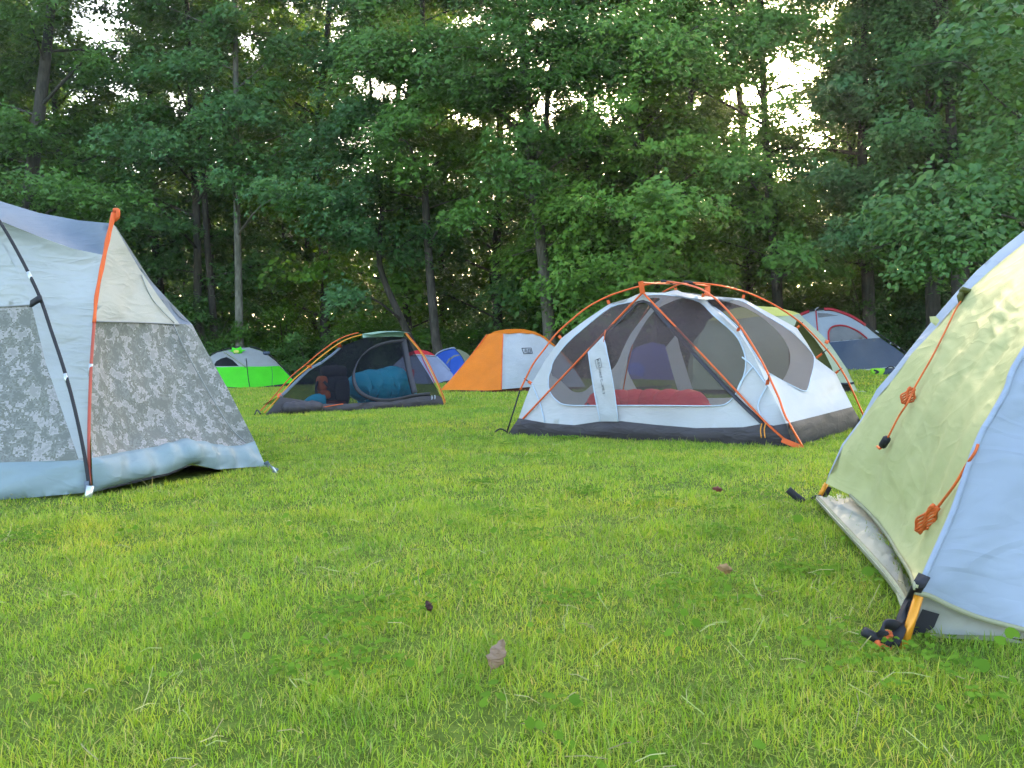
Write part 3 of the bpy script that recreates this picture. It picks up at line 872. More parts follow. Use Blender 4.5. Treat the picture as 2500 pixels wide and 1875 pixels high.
# ------------------------------------------------------------------ tents and what lies in and around them
FOOT = []
def foot(pts): FOOT.append([(p[0], p[1]) for p in pts])
M = {}
def mats():
    M['white'] = fabric('white_ripstop', (0.518, 0.54, 0.562), .35, .5, .35, 6)
    M['whitewarm'] = fabric('pale_cream_cloth', (0.488, 0.488, 0.444), .3, .6, .45, 4, stain=((.72, .74, .70), 3))
    M['brownnet'] = net('brown_netting', (.098, .074, .074), .57)
    M['blacknet'] = net('black_netting', (.013, .014, .02), .60)
    M['winnet'] = net('grey_netting', (.17, .175, .19), .82)
    M['charcoal'] = fabric('charcoal_nylon', (0.048, 0.042, 0.05), .05, .5, .7, 7, spec=.3)
    M['navybath'] = fabric('slate_nylon', (0.03, 0.032, 0.044), .03, .6, .35, 5, spec=.2)
    M['orange_pole'] = plain('anodised_orange', (.62, .095, .012), .28, .35, .5)
    M['orange_tape'] = plain('orange_webbing', (.62, .10, .02), .7)
    M['orange_cord'] = plain('orange_cord', (.62, .12, .03), .75, var=.3)
    M['gold_pole'] = plain('amber_pole', (.62, .24, .02), .3, .3)
    M['black'] = plain('black_webbing', (.014, .014, .02), .7)
    M['crimson_pole'] = plain('brick_red_fibreglass', (.36, .055, .03), .4)
    M['steel'] = plain('bright_ferrule', (.55, .58, .60), .3, .8)
    M['zip'] = plain('zip_band', (.035, .033, .042), .7)
    M['blue_tape'] = plain('pale_blue_binding', (.42, .50, .60), .7)
    M['red_nylon'] = fabric('red_quilted_nylon', (0.9, 0.05, 0.06), .0, .5, .6, 9)
    M['teal_nylon'] = fabric('turquoise_quilted_nylon', (.0, .42, .65), .0, .4, .5, 9)
    M['ink'] = plain('grey_print', (.03, .033, .045), .8)
    M['olive'] = fabric('yellow_green_polyester', (0.44, 0.45, 0.22), .14, .55, .42, 3.6, dirt=.1, stain=((.86, .86, .84), 3.2))
    M['skyblue'] = fabric('pale_blue_polyester', (0.34, 0.4, 0.52), .25, .55, .55, 4.5)
    M['piping'] = plain('khaki_binding', (0.26, 0.26, 0.17), .8)
    M['greycloth'] = fabric('pale_grey_polyester', (0.431, 0.456, 0.473), .25, .55, 1.1, 5)
    M['cream'] = fabric('light_cream_polyester', (0.484, 0.476, 0.437), .3, .55, .6, 5)
    M['blueroof'] = fabric('blue_grey_polyester', (0.15, 0.19, 0.245), .25, .5, .5, 4.5)
    M['bluebase'] = fabric('pale_blue_groundsheet', (0.211, 0.279, 0.31), .12, .5, .7, 4, spec=.3)
    M['orange_cloth'] = fabric('orange_nylon', (.78, .20, .015), .3, .5, .7, 5)
    M['whitecool'] = fabric('pale_grey_fly', (0.441, 0.471, 0.509), .3, .5, .9, 5)
    M['maroon'] = fabric('maroon_groundsheet', (.12, .03, .025), .0, .5, .6, 8)
    M['lime'] = fabric('lime_green_polyester', (.055, .62, .02), .3, .5, .4, 5)
    M['midgrey'] = fabric('mid_grey_polyester', (.27, .28, .29), .15, .55, .4, 5)
    M['yellow'] = fabric('lemon_polyester', (.62, .60, .16), .35, .5, .5, 5)
    M['sage'] = fabric('sage_polyester', (.34, .37, .26), .2, .55, .7, 5)
    M['darkolive'] = fabric('dark_olive_polyester', (.10, .105, .03), .15, .6, .7, 5)
    M['navy'] = fabric('navy_polyester', (.042, .062, .105), .08, .5, .5, 6)
    M['crimson'] = fabric('crimson_polyester', (.42, .03, .045), .2, .5, .4, 6)
    M['iceblue'] = fabric('ice_blue_polyester', (0.355, 0.414, 0.488), .3, .5, .5, 6)
    M['scarlet'] = fabric('scarlet_polyester', (.80, .05, .07), .3, .5, .4, 6)
    M['royal'] = fabric('royal_blue_polyester', (.02, .085, .42), .25, .5, .4, 6)
    M['lilac'] = fabric('lilac_grey_polyester', (.30, .33, .48), .25, .5, .4, 6)
    M['mint'] = fabric('mint_green_polyester', (.26, .40, .31), .2, .5, .3, 6)
    # pixel camouflage
    m, t, b, out = new_mat('pixel_camouflage')
    tc = t.nodes.new('ShaderNodeTexCoord')
    sn = t.nodes.new('ShaderNodeVectorMath'); sn.operation = 'SNAP'; sn.inputs[1].default_value = (.006, .006, .006)
    t.links.new(tc.outputs['Object'], sn.inputs[0])
    n = noise(t, 20, 4, .60, sn.outputs[0])
    c = ramp(t, n, [(.0, (.165, .17, .16)), (.43, (.215, .22, .21)), (.485, (.16, .165, .145)), (.53, (.345, .33, .335)), (.59, (.27, .265, .265))], 'CONSTANT')
    t.links.new(c, b.inputs['Base Color']); b.inputs['Roughness'].default_value = .6; b.inputs['Specular IOR Level'].default_value = .2
    cn = noise(t, 5, 4, .6)
    bp = t.nodes.new('ShaderNodeBump'); bp.inputs['Strength'].default_value = .45; bp.inputs['Distance'].default_value = .03
    t.links.new(cn, bp.inputs['Height']); t.links.new(bp.outputs[0], b.inputs['Normal'])
    translucent_mix(t, b, out, c, .2)
    M['camo'] = m

def smooth_px(pts): return [(float(p[0]), float(p[1])) for p in cr(pts, 3, True)]

def P3(pts): return [W(*p) for p in pts]

# ---------------------------------------------------------------- large white mesh tent with orange poles
def mesh_dome_tent():
    FL, FR = G(1240, 1061), G(1938, 1091)
    e = (FR - FL); L = e.length; e.normalize()
    BR = G(2112, 1040)
    BL = FL + (BR - FR)
    BL.z = 0
    hub1, hub2 = W(1628, 688, 6.42), W(1683, 690, 6.72)
    pFL, pFR, pBR, pBL = vplane(FL, hub1), vplane(FR, hub1), vplane(BR, hub2), vplane(BL, hub2)
    pF = vplane(FL, FR); pR = vplane(FR, BR); pB = vplane(BL, BR); pL = vplane(FL, BL)
    foot([FL, FR, BR, BL])
    t = thing('dome_tent', (FL + FR + BL + BR) / 4, 'large white tent of brown mesh on arched orange poles, the flysheet left off', 'tent')
    A = (1569, 713, 6.06)
    sFL = on(pFL, [(1266, 1021), (1280, 982), (1298, 936), (1332, 878), (1370, 826), (1428, 782), (1488, 742), (1535, 728)])
    sFR = on(pFR, [(1715, 727), (1758, 767), (1802, 808), (1842, 872), (1873, 939), (1900, 990), (1919, 1034)])
    bath = on(pF, [(1888, 1039), (1865, 1034), (1814, 1043), (1700, 1045), (1600, 1037), (1516, 1028), (1463, 1029), (1402, 1038), (1335, 1033)])
    ridge = [(1610, 715, 6.15), (1660, 719, 6.3)]
    W1, W2 = W(*A), None
    zl = [proj(FL.lerp(W1, k)) for k in (.25, .5, .75)]; zr = [proj(FR.lerp(W1, k)) for k in (.25, .5, .75)]
    front = Surf(sFL + [A] + ridge + sFR + bath + zl + zr)
    xy = lambda q: [(p[0], p[1]) for p in q]
    fo = xy(sFL) + [(1569, 713)] + xy(ridge) + xy(sFR) + xy(bath)
    win = smooth_px([(1490, 750), (1541, 737), (1572, 722), (1610, 719), (1660, 725), (1708, 737), (1740, 768), (1792, 814), (1811, 845), (1820, 876), (1819, 905), (1808, 938), (1796, 962), (1780, 981), (1758, 990), (1700, 991), (1600, 990), (1465, 990), (1385, 989), (1358, 977), (1341, 953), (1339, 922), (1345, 903), (1352, 880), (1384, 838), (1436, 792)])
    panel('front_wall', front, fo, M['white'], t, [win], sp=11, wr=.006, fr=2.5, seed=2, bulge=-.01)
    panel('front_mesh', front, win, M['brownnet'], t, sp=16, off=-.002)
    # apex reinforcement and door zip
    panel('apex_patch', front, [(1569, 716), (1596, 741), (1585, 737), (1570, 732), (1555, 735), (1541, 746), (1553, 731)], M['white'], t, sp=8, off=.006)
    zipL = [front(*p, .014) for p in [(1245, 1056), (1330, 966), (1420, 871), (1500, 786), (1569, 714)]]
    zipR = [front(*p, .014) for p in [(1569, 714), (1640, 788), (1720, 872), (1800, 957), (1870, 1032), (1926, 1082)]]
    MB().tube(cr(zipL, 5), .0075, 6).tube(cr(zipR, 5), .0075, 6).build('door_seam', M['orange_tape'], t)
    band = [(1460, 838), (1508, 786), (1552, 742), (1569, 733), (1588, 740), (1630, 788), (1710, 878), (1800, 972), (1866, 1034)]
    bp = [front(p[0], p[1] + 3, .010) for p in band]
    MB().strip(cr(bp, 4), front(1700, 800) - front(1680, 825), .027, .006).build('door_zip', M['zip'], t)
    pl = MB()
    for a in ((1476, 808), (1474, 822)): pl.tube([front(1478, 806, .02), front(a[0], a[1] + 12, .024)], .004, 6)
    pl.build('zip_pull', M['orange_cord'], t)
    pl = MB()
    for x in (1860, 1869): pl.tube(cr([front(x, 1034, .03), front(x - 3, 1050, .03), front(x - 1, 1069, .03)], 4), .004, 6)
    pl.build('zip_pull', M['gold_pole'], t)
    # window binding
    MB().tube([front(p[0], p[1], .004) for p in densify(win, 10)] + [front(*win[0], .004)], .0045, 5).build('window_binding', M['blue_tape'], t)
    for q in ([(1812, 872), (1838, 895), (1875, 945)], [(1838, 895), (1810, 930), (1797, 962)], [(1298, 936), (1318, 985), (1330, 1032)], [(1873, 941), (1850, 990), (1868, 1034)]):
        MB().tube(cr([front(*p, .004) for p in q], 4), .005, 5).build('seam', M['blue_tape'], t)
    # rolled door flap with the printed name
    fl = [(1435, 859), (1473, 820), (1481, 846), (1496, 938), (1509, 1029), (1465, 1029), (1450, 950)]
    fs = Surf([(p[0], p[1], front.d(p[0], p[1]) - .02) for p in fl + [(1470, 900), (1480, 960)]])
    panel('door_flap', fs, fl, M['white'], t, sp=7, wr=.006, fr=5, seed=8)
    mk = MB()
    for a, b in (((1436, 860), (1465, 1029)), ((1473, 822), (1509, 1029))):
        mk.tube([fs(a[0] + (b[0] - a[0]) * k / 8 + (4 * math.sin(k / 8 * 3.14) if a[0] > 1450 else -2 * math.sin(k / 8 * 3.14)), a[1] + (b[1] - a[1]) * k / 8, .004) for k in range(9)], .0035, 5)
    mk.build('flap_edge', M['blue_tape'], t)
    def lettering(txt, a, b, up, size):
        cu = bpy.data.curves.new('lettering', 'FONT'); cu.body = txt; cu.size = 1.0; cu.extrude = .0; cu.resolution_u = 2
        ob = bpy.data.objects.new('lettering', cu); C.objects.link(ob)
        dg = bpy.context.evaluated_depsgraph_get(); me = bpy.data.meshes.new_from_object(ob.evaluated_get(dg))
        bpy.data.objects.remove(ob)
        co = np.array([tuple(v.co) for v in me.vertices]); wx = co[:, 0].max() - co[:, 0].min(); wy = co[:, 1].max()
        A_ = fs(*a, .008); B_ = fs(*b, .008); X = B_ - A_; U = (fs(*up, .008) - A_)
        Xn = X.normalized(); U = (U - Xn * U.dot(Xn)).normalized()
        V = [A_ + X * ((c[0] - co[:, 0].min()) / wx) + U * (c[1] / wy * size) for c in co]
        V = [fs(*proj(v)[:2], .008) for v in V]
        return mesh_obj('lettering', V, [tuple(p.vertices) for p in me.polygons], M['ink'], t, False)
    lettering('HALF DOME 3', (1461, 902), (1472, 963), (1475, 900), .021)
    bx = MB()
    q = [(1452.5, 880), (1465, 874), (1469.5, 896), (1457, 899)]
    bx.tube([fs(*p, .007) for p in densify(q, 3)] + [fs(*q[0], .007)], .0016, 4)
    bx.build('logo_frame', M['ink'], t)
    lettering('REI', (1456.5, 878.5), (1460.5, 895.5), (1467, 878), .019)
    # groundsheet walls
    pfo = xy(bath)[::-1]
    panel('groundsheet_front', Surf(bath + on(pF, [(1240, 1061), (1938, 1091), (1600, 1076), (1266, 1021), (1919, 1034)])), [(1266, 1021)] + pfo + [(1919, 1034), (1938, 1093), (1600, 1078), (1400, 1069), (1238, 1062)], M['charcoal'], t, sp=11, wr=.012, fr=2.2, seed=4, bulge=.02, edge=25)
    bR = on(pR, [(1919, 1034), (2000, 1014), (2081, 993)])
    panel('groundsheet_end', Surf(bR + on(pR, [(1938, 1091), (2030, 1064), (2106, 1040)])), [(1919, 1034), (2000, 1014), (2081, 993), (2106, 1036), (2040, 1061), (1938, 1093)], M['navybath'], t, sp=10, wr=.005, fr=2.0, seed=5, bulge=.01, edge=20)
    # right end wall
    sBR = on(pBR, [(1814, 729), (1880, 765), (1946, 801), (1972, 840), (1993, 876), (2040, 911), (2062, 955)])
    top = [(1765, 727.5, 6.35)]
    mids = []
    for k in range(7):
        a_, b_ = W(*sFR[k]), W(*sBR[k])
        for q in (.33, .67):
            m_ = a_.lerp(b_, q); m_ += Vector((.10, -.02, 0)) * (q * (1 - q) * 2); mids.append(proj(m_))
    end = Surf(sFR + sBR + top + bR + mids)
    eo = [(1715, 727), (1765, 727.5)] + xy(sBR) + [(2081, 993), (2000, 1014)] + xy(sFR)[::-1][:-1]
    ew = smooth_px([(1724, 733), (1768, 733), (1810, 735), (1872, 772), (1930, 808), (1980, 859), (1988, 885), (1980, 922), (1973, 948), (1965, 955), (1942, 946), (1879, 912), (1866, 898), (1846, 868), (1816, 822), (1805, 803), (1763, 764)])
    panel('end_wall', end, eo, M['white'], t, [ew], sp=11, wr=.007, fr=2.4, seed=6)
    panel('end_mesh', end, ew, M['brownnet'], t, sp=16, off=-.002)
    MB().tube([end(p[0], p[1], .004) for p in densify(ew, 10)] + [end(*ew[0], .004)], .004, 5).build('window_binding', M['blue_tape'], t)
    # ceiling
    ceil = Surf([A, (1610, 715, 6.15), (1660, 719, 6.3), sFR[0], (1765, 727.5, 6.35), (1814, 729, pBR(1814, 729)), (1651, 708, 6.95), (1622, 717, 6.5), (1727, 722, 6.95)])
    panel('ceiling_panel', ceil, [(1622, 716), (1636, 711), (1651, 707), (1666, 714), (1690, 719), (1715, 724), (1765, 727), (1765, 729), (1715, 731), (1690, 728), (1655, 721)], M['white'], t, sp=8)
    # far walls, seen through the mesh
    sBL = on(pBL, [(1505, 1000), (1513, 950), (1524, 900), (1545, 840), (1580, 780), (1615, 738), (1648, 711)])
    back = Surf(sBL + sBR + [(1727, 720, 7.0)] + on(pB, [(1640, 1006), (1800, 1004), (1950, 1001)]) + [(2081, 993, pB(2081, 993))])
    bo = xy(sBL) + [(1690, 716), (1727, 722)] + xy(sBR) + [(2081, 993), (1950, 1001), (1800, 1004), (1640, 1006)]
    bw = smooth_px([(1556, 800), (1540, 838), (1532, 872), (1533, 905), (1545, 932), (1562, 955), (1600, 968), (1700, 972), (1800, 970), (1860, 962), (1900, 940), (1925, 900), (1925, 850), (1890, 800), (1820, 750), (1740, 732), (1670, 728), (1620, 745), (1585, 770)])
    panel('back_wall', back, bo, M['white'], t, [bw], sp=16, wr=.006)
    panel('back_mesh', back, bw, M['brownnet'], t, sp=22)
    bf = [(1625, 848), (1652, 815), (1660, 850), (1694, 960), (1656, 957), (1640, 905)]
    panel('back_door_flap', Surf([(p[0], p[1], back.d(p[0], p[1]) - .03) for p in bf]), bf, M['white'], t, sp=10)
    left = Surf(sFL + sBL + on(pL, [(1390, 1012), (1450, 1006)]))
    lo = xy(sFL) + [(1590, 716), (1648, 711)] + xy(sBL)[::-1][1:] + [(1450, 1006), (1390, 1012)]
    lw = smooth_px([(1540, 736), (1490, 752), (1384, 838), (1344, 905), (1370, 930), (1396, 954), (1420, 957), (1447, 938), (1489, 907), (1508, 882), (1524, 846), (1545, 808), (1590, 750), (1610, 728)])
    panel('end_wall', left, lo, M['white'], t, [lw], sp=16, wr=.006)
    panel('end_mesh', left, lw, M['brownnet'], t, sp=22)
    gb = MB(); 
    gb.add([FL + Vector((0, 0, .012)), FR + Vector((0, 0, .012)), BR + Vector((0, 0, .012)), BL + Vector((0, 0, .012))], [(0, 1, 2, 3)])
    gb.build('groundsheet_floor', M['charcoal'], t, False)
    # poles
    rp = .0068
    a1 = P3(on(pFL, [(1270, 952), (1279.6, 932), (1302, 888), (1330, 851), (1359, 814), (1394, 782), (1433, 751), (1481, 725), (1526, 709), (1566, 698), (1598, 691), (1628, 688)]))
    a2 = P3(on(pFR, [(1628, 687.8), (1651, 690), (1685, 697), (1714, 707), (1742, 725.5), (1771, 752.5), (1794, 779.6), (1811, 802), (1833.5, 836.6), (1856, 875), (1873, 908), (1885, 936), (1902, 973), (1919, 1019), (1940, 1092)]))
    a2 = [p + (cO - p).normalized() * (.015 + .11 * float(sstep(.75, .05, p.z))) for p in a2[:-1]] + [FR + Vector((.03, -.10, -.01))]
    tube('pole', a1, rp, M['orange_pole'], t, 8, 4)
    tube('pole', a2, rp, M['orange_pole'], t, 8, 4)
    tube('pole_tip', [FL + Vector((-.02, 0, -.02)), a1[0]], rp * .85, M['black'], t, 8, 0)
    b1 = P3(on(pBR, [(1683, 690), (1714, 692), (1757, 697), (1799, 707), (1828, 715.5), (1870.6, 734), (1913, 758), (1942, 778), (1964.6, 796.7), (1993, 825), (2018.7, 853.7), (2038.6, 879), (2056, 906), (2075.6, 942), (2107, 1012), (2120, 1042)]))
    b2 = P3(on(pBL, [(1512, 1018), (1520, 960), (1535, 880), (1556, 800), (1585, 748), (1614, 717), (1640, 702), (1662, 693), (1683, 690)]))
    tube('pole', b1, rp, M['orange_pole'], t, 8, 4)
    tube('pole', b2, rp, M['orange_pole'], t, 8, 4)
    brow = [W(1563, 690, 6.02), W(1600, 692, 6.2), W(1655, 692, 6.56), W(1700, 694, 6.85), W(1727, 699, 7.02)]
    tube('ridge_pole', brow, rp, M['orange_pole'], t, 8, 4)
    for h, q in ((hub1, 14), (hub2, 14)):
        MB().tube([h - Vector((.045, 0, -.004)), h, h + Vector((.045, 0, -.006))], .013, 8).build('hub', M['black'], t)
    # clips
    def clip(a, b, hook=True):
        a, b = Vector(a), Vector(b)
        c = MB().strip([a, a.lerp(b, .55)], Vector((1, .3, .2)), .022, .006).build('clip', M['orange_tape'], t, False)
        if hook:
            d = (b - a).normalized(); m = MB()
            m.tube([a.lerp(b, .5), b, b + d * .012], .004, 6)
            hk = m.build('clip_hook', M['black'], c, True)
    def near(poly, p): return min((Vector(q) for q in cr(poly, 6)), key=lambda v: (v - Vector(p)).length)
    for px, py, pl, po in ((1298, 937, pFL, a1), (1370, 826, pFL, a1), (1487, 742, pFL, a1), (1716, 725, pFR, a2), (1802, 808, pFR, a2), (1873, 939, pFR, a2), (1814, 729, pBR, b1), (1946, 801, pBR, b1), (2040, 911, pBR, b1), (1650, 708, pBL, b2), (1993, 874, pBR, b1)):
        p = W(px, py, pl(px, py)); clip(p, near(po, p))
    MB().strip([W(1569, 716, 6.04), W(1564, 687, 6.02)], Vector((1, .2, 0)), .036, .006).build('apex_strap', M['orange_tape'], t, False)
    MB().strip([W(1727, 722, 6.98), W(1727.5, 696, 7.02)], Vector((1, .2, 0)), .045, .006).build('apex_strap', M['orange_tape'], t, False)
    MB().strip([FR + Vector((-.09, -.06, .05)), FR + Vector((.02, -.10, .0))], Vector((0, .2, 1)), .03, .008).build('corner_tab', M['orange_tape'], t, False)
    MB().tube(cr([FL + Vector((-.10, 0, .02)), FL + Vector((-.06, 0, .045)), FL + Vector((-.02, 0, .03)), FL + Vector((0, 0, .01))], 4), .006, 6).build('stake_loop', M['black'], t)
    # red sleeping bag on the floor inside
    cA, cB = W(1424, 977, 6.22), W(1768, 992, 5.75)
    pts = []; rad = []
    n = 46
    for k in range(n + 1):
        f = k / n
        p = cA.lerp(cB, f); p.y += .35 * math.sin(f * 3.1)
        r = .145 * min(1, (f / .22 + .35)) * min(1, ((1 - f) / .22) ** .7 + .12) * (.93 + .10 * abs(math.sin(f * math.pi * 8)))
        p.z = r * .98 + .03
        pts.append(p); rad.append(r)
    sb = thing('sleeping_bag', (cA.x * .5 + cB.x * .5, 6.2, .02), 'red quilted sleeping bag lying inside the large white mesh tent', 'sleeping bag')
    MB().tube(pts, rad, 18).build('quilted_shell', M['red_nylon'], sb)
    hood = []
    for k in range(9):
        f = k / 8; hood.append(pts[3] + Vector((-.02 + .0 * f, -.08 * math.cos(f * 3.14), .10 * math.sin(f * 3.14))))
    MB().tube(hood, .012, 6).build('hood_seam', M['maroon'], sb)
    return t

# ---------------------------------------------------------------- near right tent, yellow green fly with a pale blue front
def near_fly_tent():
    NC = G(2192, 1582); LC = G(1992, 1219)
    e = (LC - NC); e.z = 0; ln = e.length; e.normalize()
    rt = Vector((e.y, -e.x, 0))
    NR = NC + rt * 2.1; RR = LC + rt * 2.1
    cen = (NC + LC + NR + RR) / 4; cen.z = 1.16
    foot([NC + rt * .09 + e * .06, NC.lerp(LC, .3) + rt * .14, NC.lerp(LC, .6) + rt * .13, LC + rt * .06 - e * .03, RR, NR + e * .08])
    t = thing('fly_tent', (cen.x, cen.y, 0), 'pale yellow green tent with pale blue front and orange guy cords, nearest at right', 'tent')
    pN, pLc, pS = vplane(NC, cen), vplane(LC, cen), vplane(NC, LC)
    pFr = vplane(NC, NR)
    apex = proj(cen)
    seam = on(pN, [(2247, 1438), (2262, 1396), (2283, 1349), (2327, 1248), (2363, 1143), (2395, 1060), (2421, 1016), (2457, 951), (2500, 857)])
    # continue the seam to the apex in space
    s_end = W(*seam[-1]); ext = []
    for k in (.3, .6, .85):
        q = s_end.lerp(cen, k); q.z += .10 * math.sin(k * 3.14); ext.append(proj(q))
    seam += ext + [apex]
    edge = on(pLc, [(2016, 1180), (2025, 1160), (2059, 1088), (2103, 1028), (2142, 970), (2178, 929), (2226, 863), (2288, 798), (2363, 711), (2413, 664), (2500, 593)])
    l_end = W(*edge[-1]); ext = []
    for k in (.3, .6, .85):
        q = l_end.lerp(cen, k); q.z += .07 * math.sin(k * 3.14); ext.append(proj(q))
    edge += ext
    hem_px = [(2233, 1434), (2218, 1393), (2189, 1346), (2168, 1310), (2124, 1255), (2074, 1208)]
    def hemd(px, py, inset=0.0):
        # the hem hangs over the side, bowing inwards between the corners
        f = np.clip((py - 1180) / (1436 - 1180), 0, 1)
        return pS(px, py)
    hem = [(p[0], p[1], vplane(NC + rt * (.02 + .10 * math.sin(math.pi * k / 6.5)), LC + rt * (.02 + .10 * math.sin(math.pi * k / 6.5)))(*p)) for k, p in enumerate(hem_px)]
    side = Surf(seam + edge + hem)
    so_ = [(p[0], p[1]) for p in edge] + [(p[0], p[1]) for p in seam[::-1]] + hem_px
    panel('side_fly', side, so_, M['olive'], t, sp=13, wr=.010, fr=3.2, seed=21, bulge=-.02, edge=120)
    # pale strip of the far panel over the left pole
    outer = [(2016, 1179), (2022, 1160), (2056, 1084), (2100, 1026), (2140, 951), (2180, 905), (2218, 856), (2287, 769), (2336, 712), (2385, 660), (2440, 611), (2500, 563)]
    strip_o = on(lambda x, y: pLc(x, y) + .05, outer)
    se = edge[:11]
    ext2 = [(p[0], p[1] - 24, p[2] + .06) for p in edge[11:]]
    ss = Surf(edge + strip_o + ext2 + [apex])
    panel('far_fly', ss, [(p[0], p[1]) for p in strip_o] + [(p[0], p[1]) for p in ext2] + [(p[0], p[1]) for p in edge[11:][::-1]] + [(p[0], p[1]) for p in se[::-1]], M['skyblue'], t, sp=14)
    # pale blue front panel
    fp = [(2233, 1443), (2269, 1451), (2320, 1476), (2381, 1501), (2442, 1519), (2500, 1534), (2620, 1570), (2800, 1610)]
    fb = [(p[0], p[1], vplane(NC + e * (.03 + .05 * min(1, k / 3)), NR + e * (.03 + .05 * min(1, k / 3)))(*p)) for k, p in enumerate(fp)]
    P_R = NC + rt * .95 + Vector((0, 0, .18)); 
    r1 = proj(NC + rt * 1.1 + e * .05 + Vector((0, 0, .16))); r2 = proj((NC + rt * 1.1).lerp(cen, .5) + Vector((0, 0, .1)))
    fr = Surf(fb + seam + [r1, r2])
    fo = [(p[0], p[1]) for p in seam] + [r2[:2], r1[:2]] + fp[::-1]
    panel('front_fly', fr, fo, M['skyblue'], t, sp=16, wr=.010, fr=2.6, seed=23, edge=120)
    hb = [fr(p[0], p[1] + 4, .004) for p in fp]
    MB().strip(cr(hb, 4), Vector((0, 0, 1)), .010, .003).build('hem_binding', M['piping'], t)
    MB().strip(cr([side(p[0], p[1], .006) for p in hem_px], 4), Vector((.2, 0, 1)), .010, .003).build('hem_binding', M['piping'], t)
    MB().tube(cr([Vector(W(*p)) + (cO - W(*p)).normalized() * .004 for p in seam[:10]], 4), .006, 6).build('corner_piping', M['skyblue'], t)
    # inner tent wall and floor showing under the hem
    ipx = [(1992, 1216), (2034, 1262), (2081, 1313), (2124, 1360), (2164, 1407), (2186, 1436), (2206, 1470), (2222, 1530)]
    zdep = lambda px, py, z: (CAM_H - z) / (-ray(px, py).z) * ray(px, py).y
    inn = [(p[0], p[1], zdep(p[0], p[1], .038)) for p in ipx]
    up = [(p[0], p[1], vplane(NC + rt * .16, LC + rt * .16)(*p)) for p in [(2016, 1178), (2074, 1200), (2126, 1246), (2172, 1304), (2194, 1342), (2224, 1393), (2244, 1430), (2252, 1470), (2240, 1530)]]
    isf = Surf(inn + up)
    panel('inner_wall', isf, ipx + [(p[0], p[1]) for p in up[::-1]], M['whitewarm'], t, sp=9, wr=.007, fr=4, seed=25, bulge=.01, edge=40)
    MB().strip(cr([isf(p[0] + 2, p[1] - 1, .008) for p in ipx], 4), Vector((.3, 0, 1)), .018, .005).build('floor_binding', M['piping'], t)
    MB().strip(cr([isf(*p, .02) for p in [(2140, 1300), (2176, 1342), (2188, 1380), (2196, 1430), (2212, 1478)]], 4), Vector((1, 0, .2)), .022, .005).build('inner_seam', M['piping'], t)
    low = [(2252, 1440), (2330, 1484), (2440, 1525), (2620, 1574), (2620, 1600), (2440, 1555), (2300, 1548), (2232, 1560), (2240, 1500)]
    lp = vplane(NC + e * .10 + rt * .03, NR + e * .10)
    ls = Surf(on(lp, low))
    panel('inner_front', ls, low, M['whitewarm'], t, sp=12, wr=.012, fr=4, seed=27)
    l2 = vplane(NC + e * .07, NR + e * .07)
    low2 = [(2270, 1548), (2440, 1552), (2620, 1598), (2900, 1660), (2900, 1720), (2620, 1640), (2440, 1585), (2290, 1585)]
    panel('floor_edge', Surf(on(l2, low2)), low2, M['piping'], t, sp=14, wr=.008, fr=4)
    pt = [(2252, 1487), (2294, 1499), (2281, 1530), (2276, 1536), (2252, 1548), (2226, 1550), (2236, 1520)]
    panel('corner_patch', Surf([(p[0], p[1], ls.d(*p) - .012) for p in pt]), pt, M['black'], t, sp=8, wr=.004)
    # near corner: pole foot, webbing, stake loop
    foot_p = W(2193, 1577, NC.y); topp = W(2243, 1455, pN(2243, 1455) - .02)
    MB().tube([foot_p + Vector((0, 0, -.03)), topp], .0085, 10).build('pole', M['gold_pole'], t)
    wb = P3([(2257, 1405, seam[1][2] - .03), (2240, 1434, seam[0][2] - .03), (2226, 1462, NC.y + .06), (2208, 1500, NC.y + .03), (2196, 1538, NC.y), (2180, 1574, NC.y - .01)])
    MB().strip(cr(wb, 4), Vector((1, -.3, .1)), .021, .004).build('webbing', M['black'], t)
    lo2 = P3([(2214, 1476, NC.y + .05), (2204, 1500, NC.y + .03), (2205, 1518, NC.y + .02), (2196, 1532, NC.y + .01), (2180, 1525, NC.y - .01), (2160, 1524, NC.y - .02), (2152, 1540, NC.y - .03), (2158, 1552, NC.y - .03)])
    MB().strip(cr(lo2, 4), Vector((.2, -.4, 1)), .020, .004).build('webbing', M['black'], t)
    sk = P3([(2108, 1541, NC.y - .02), (2136, 1556, NC.y - .02), (2168, 1574, NC.y - .01)])
    MB().tube(cr(sk, 4), .009, 8).build('stake_cover', M['black'], t)
    oc = P3([(2150, 1550, NC.y - .01), (2166, 1544, NC.y), (2176, 1550, NC.y), (2166, 1560, NC.y - .01), (2146, 1562, NC.y - .02), (2144, 1574, NC.y - .03), (2172, 1582, NC.y - .01)])
    MB().tube(cr(oc, 5), .005, 7).build('stake_cord', M['orange_cord'], t)
    # far corner
    MB().tube([W(1999, 1216, LC.y), W(2018, 1180, LC.y)], .009, 8).build('pole', M['gold_pole'], t)
    MB().strip(cr(P3([(2024, 1188, LC.y), (2010, 1212, LC.y), (1990, 1216, LC.y - .02), (1980, 1222, LC.y - .03)]), 4), Vector((.3, 0, 1)), .022, .004).build('webbing', M['black'], t)
    MB().tube(cr(P3([(1924, 1195, LC.y - .05), (1944, 1212, LC.y - .06), (1964, 1226, LC.y - .07)]), 4), .014, 8).build('stake_cover', M['black'], t)
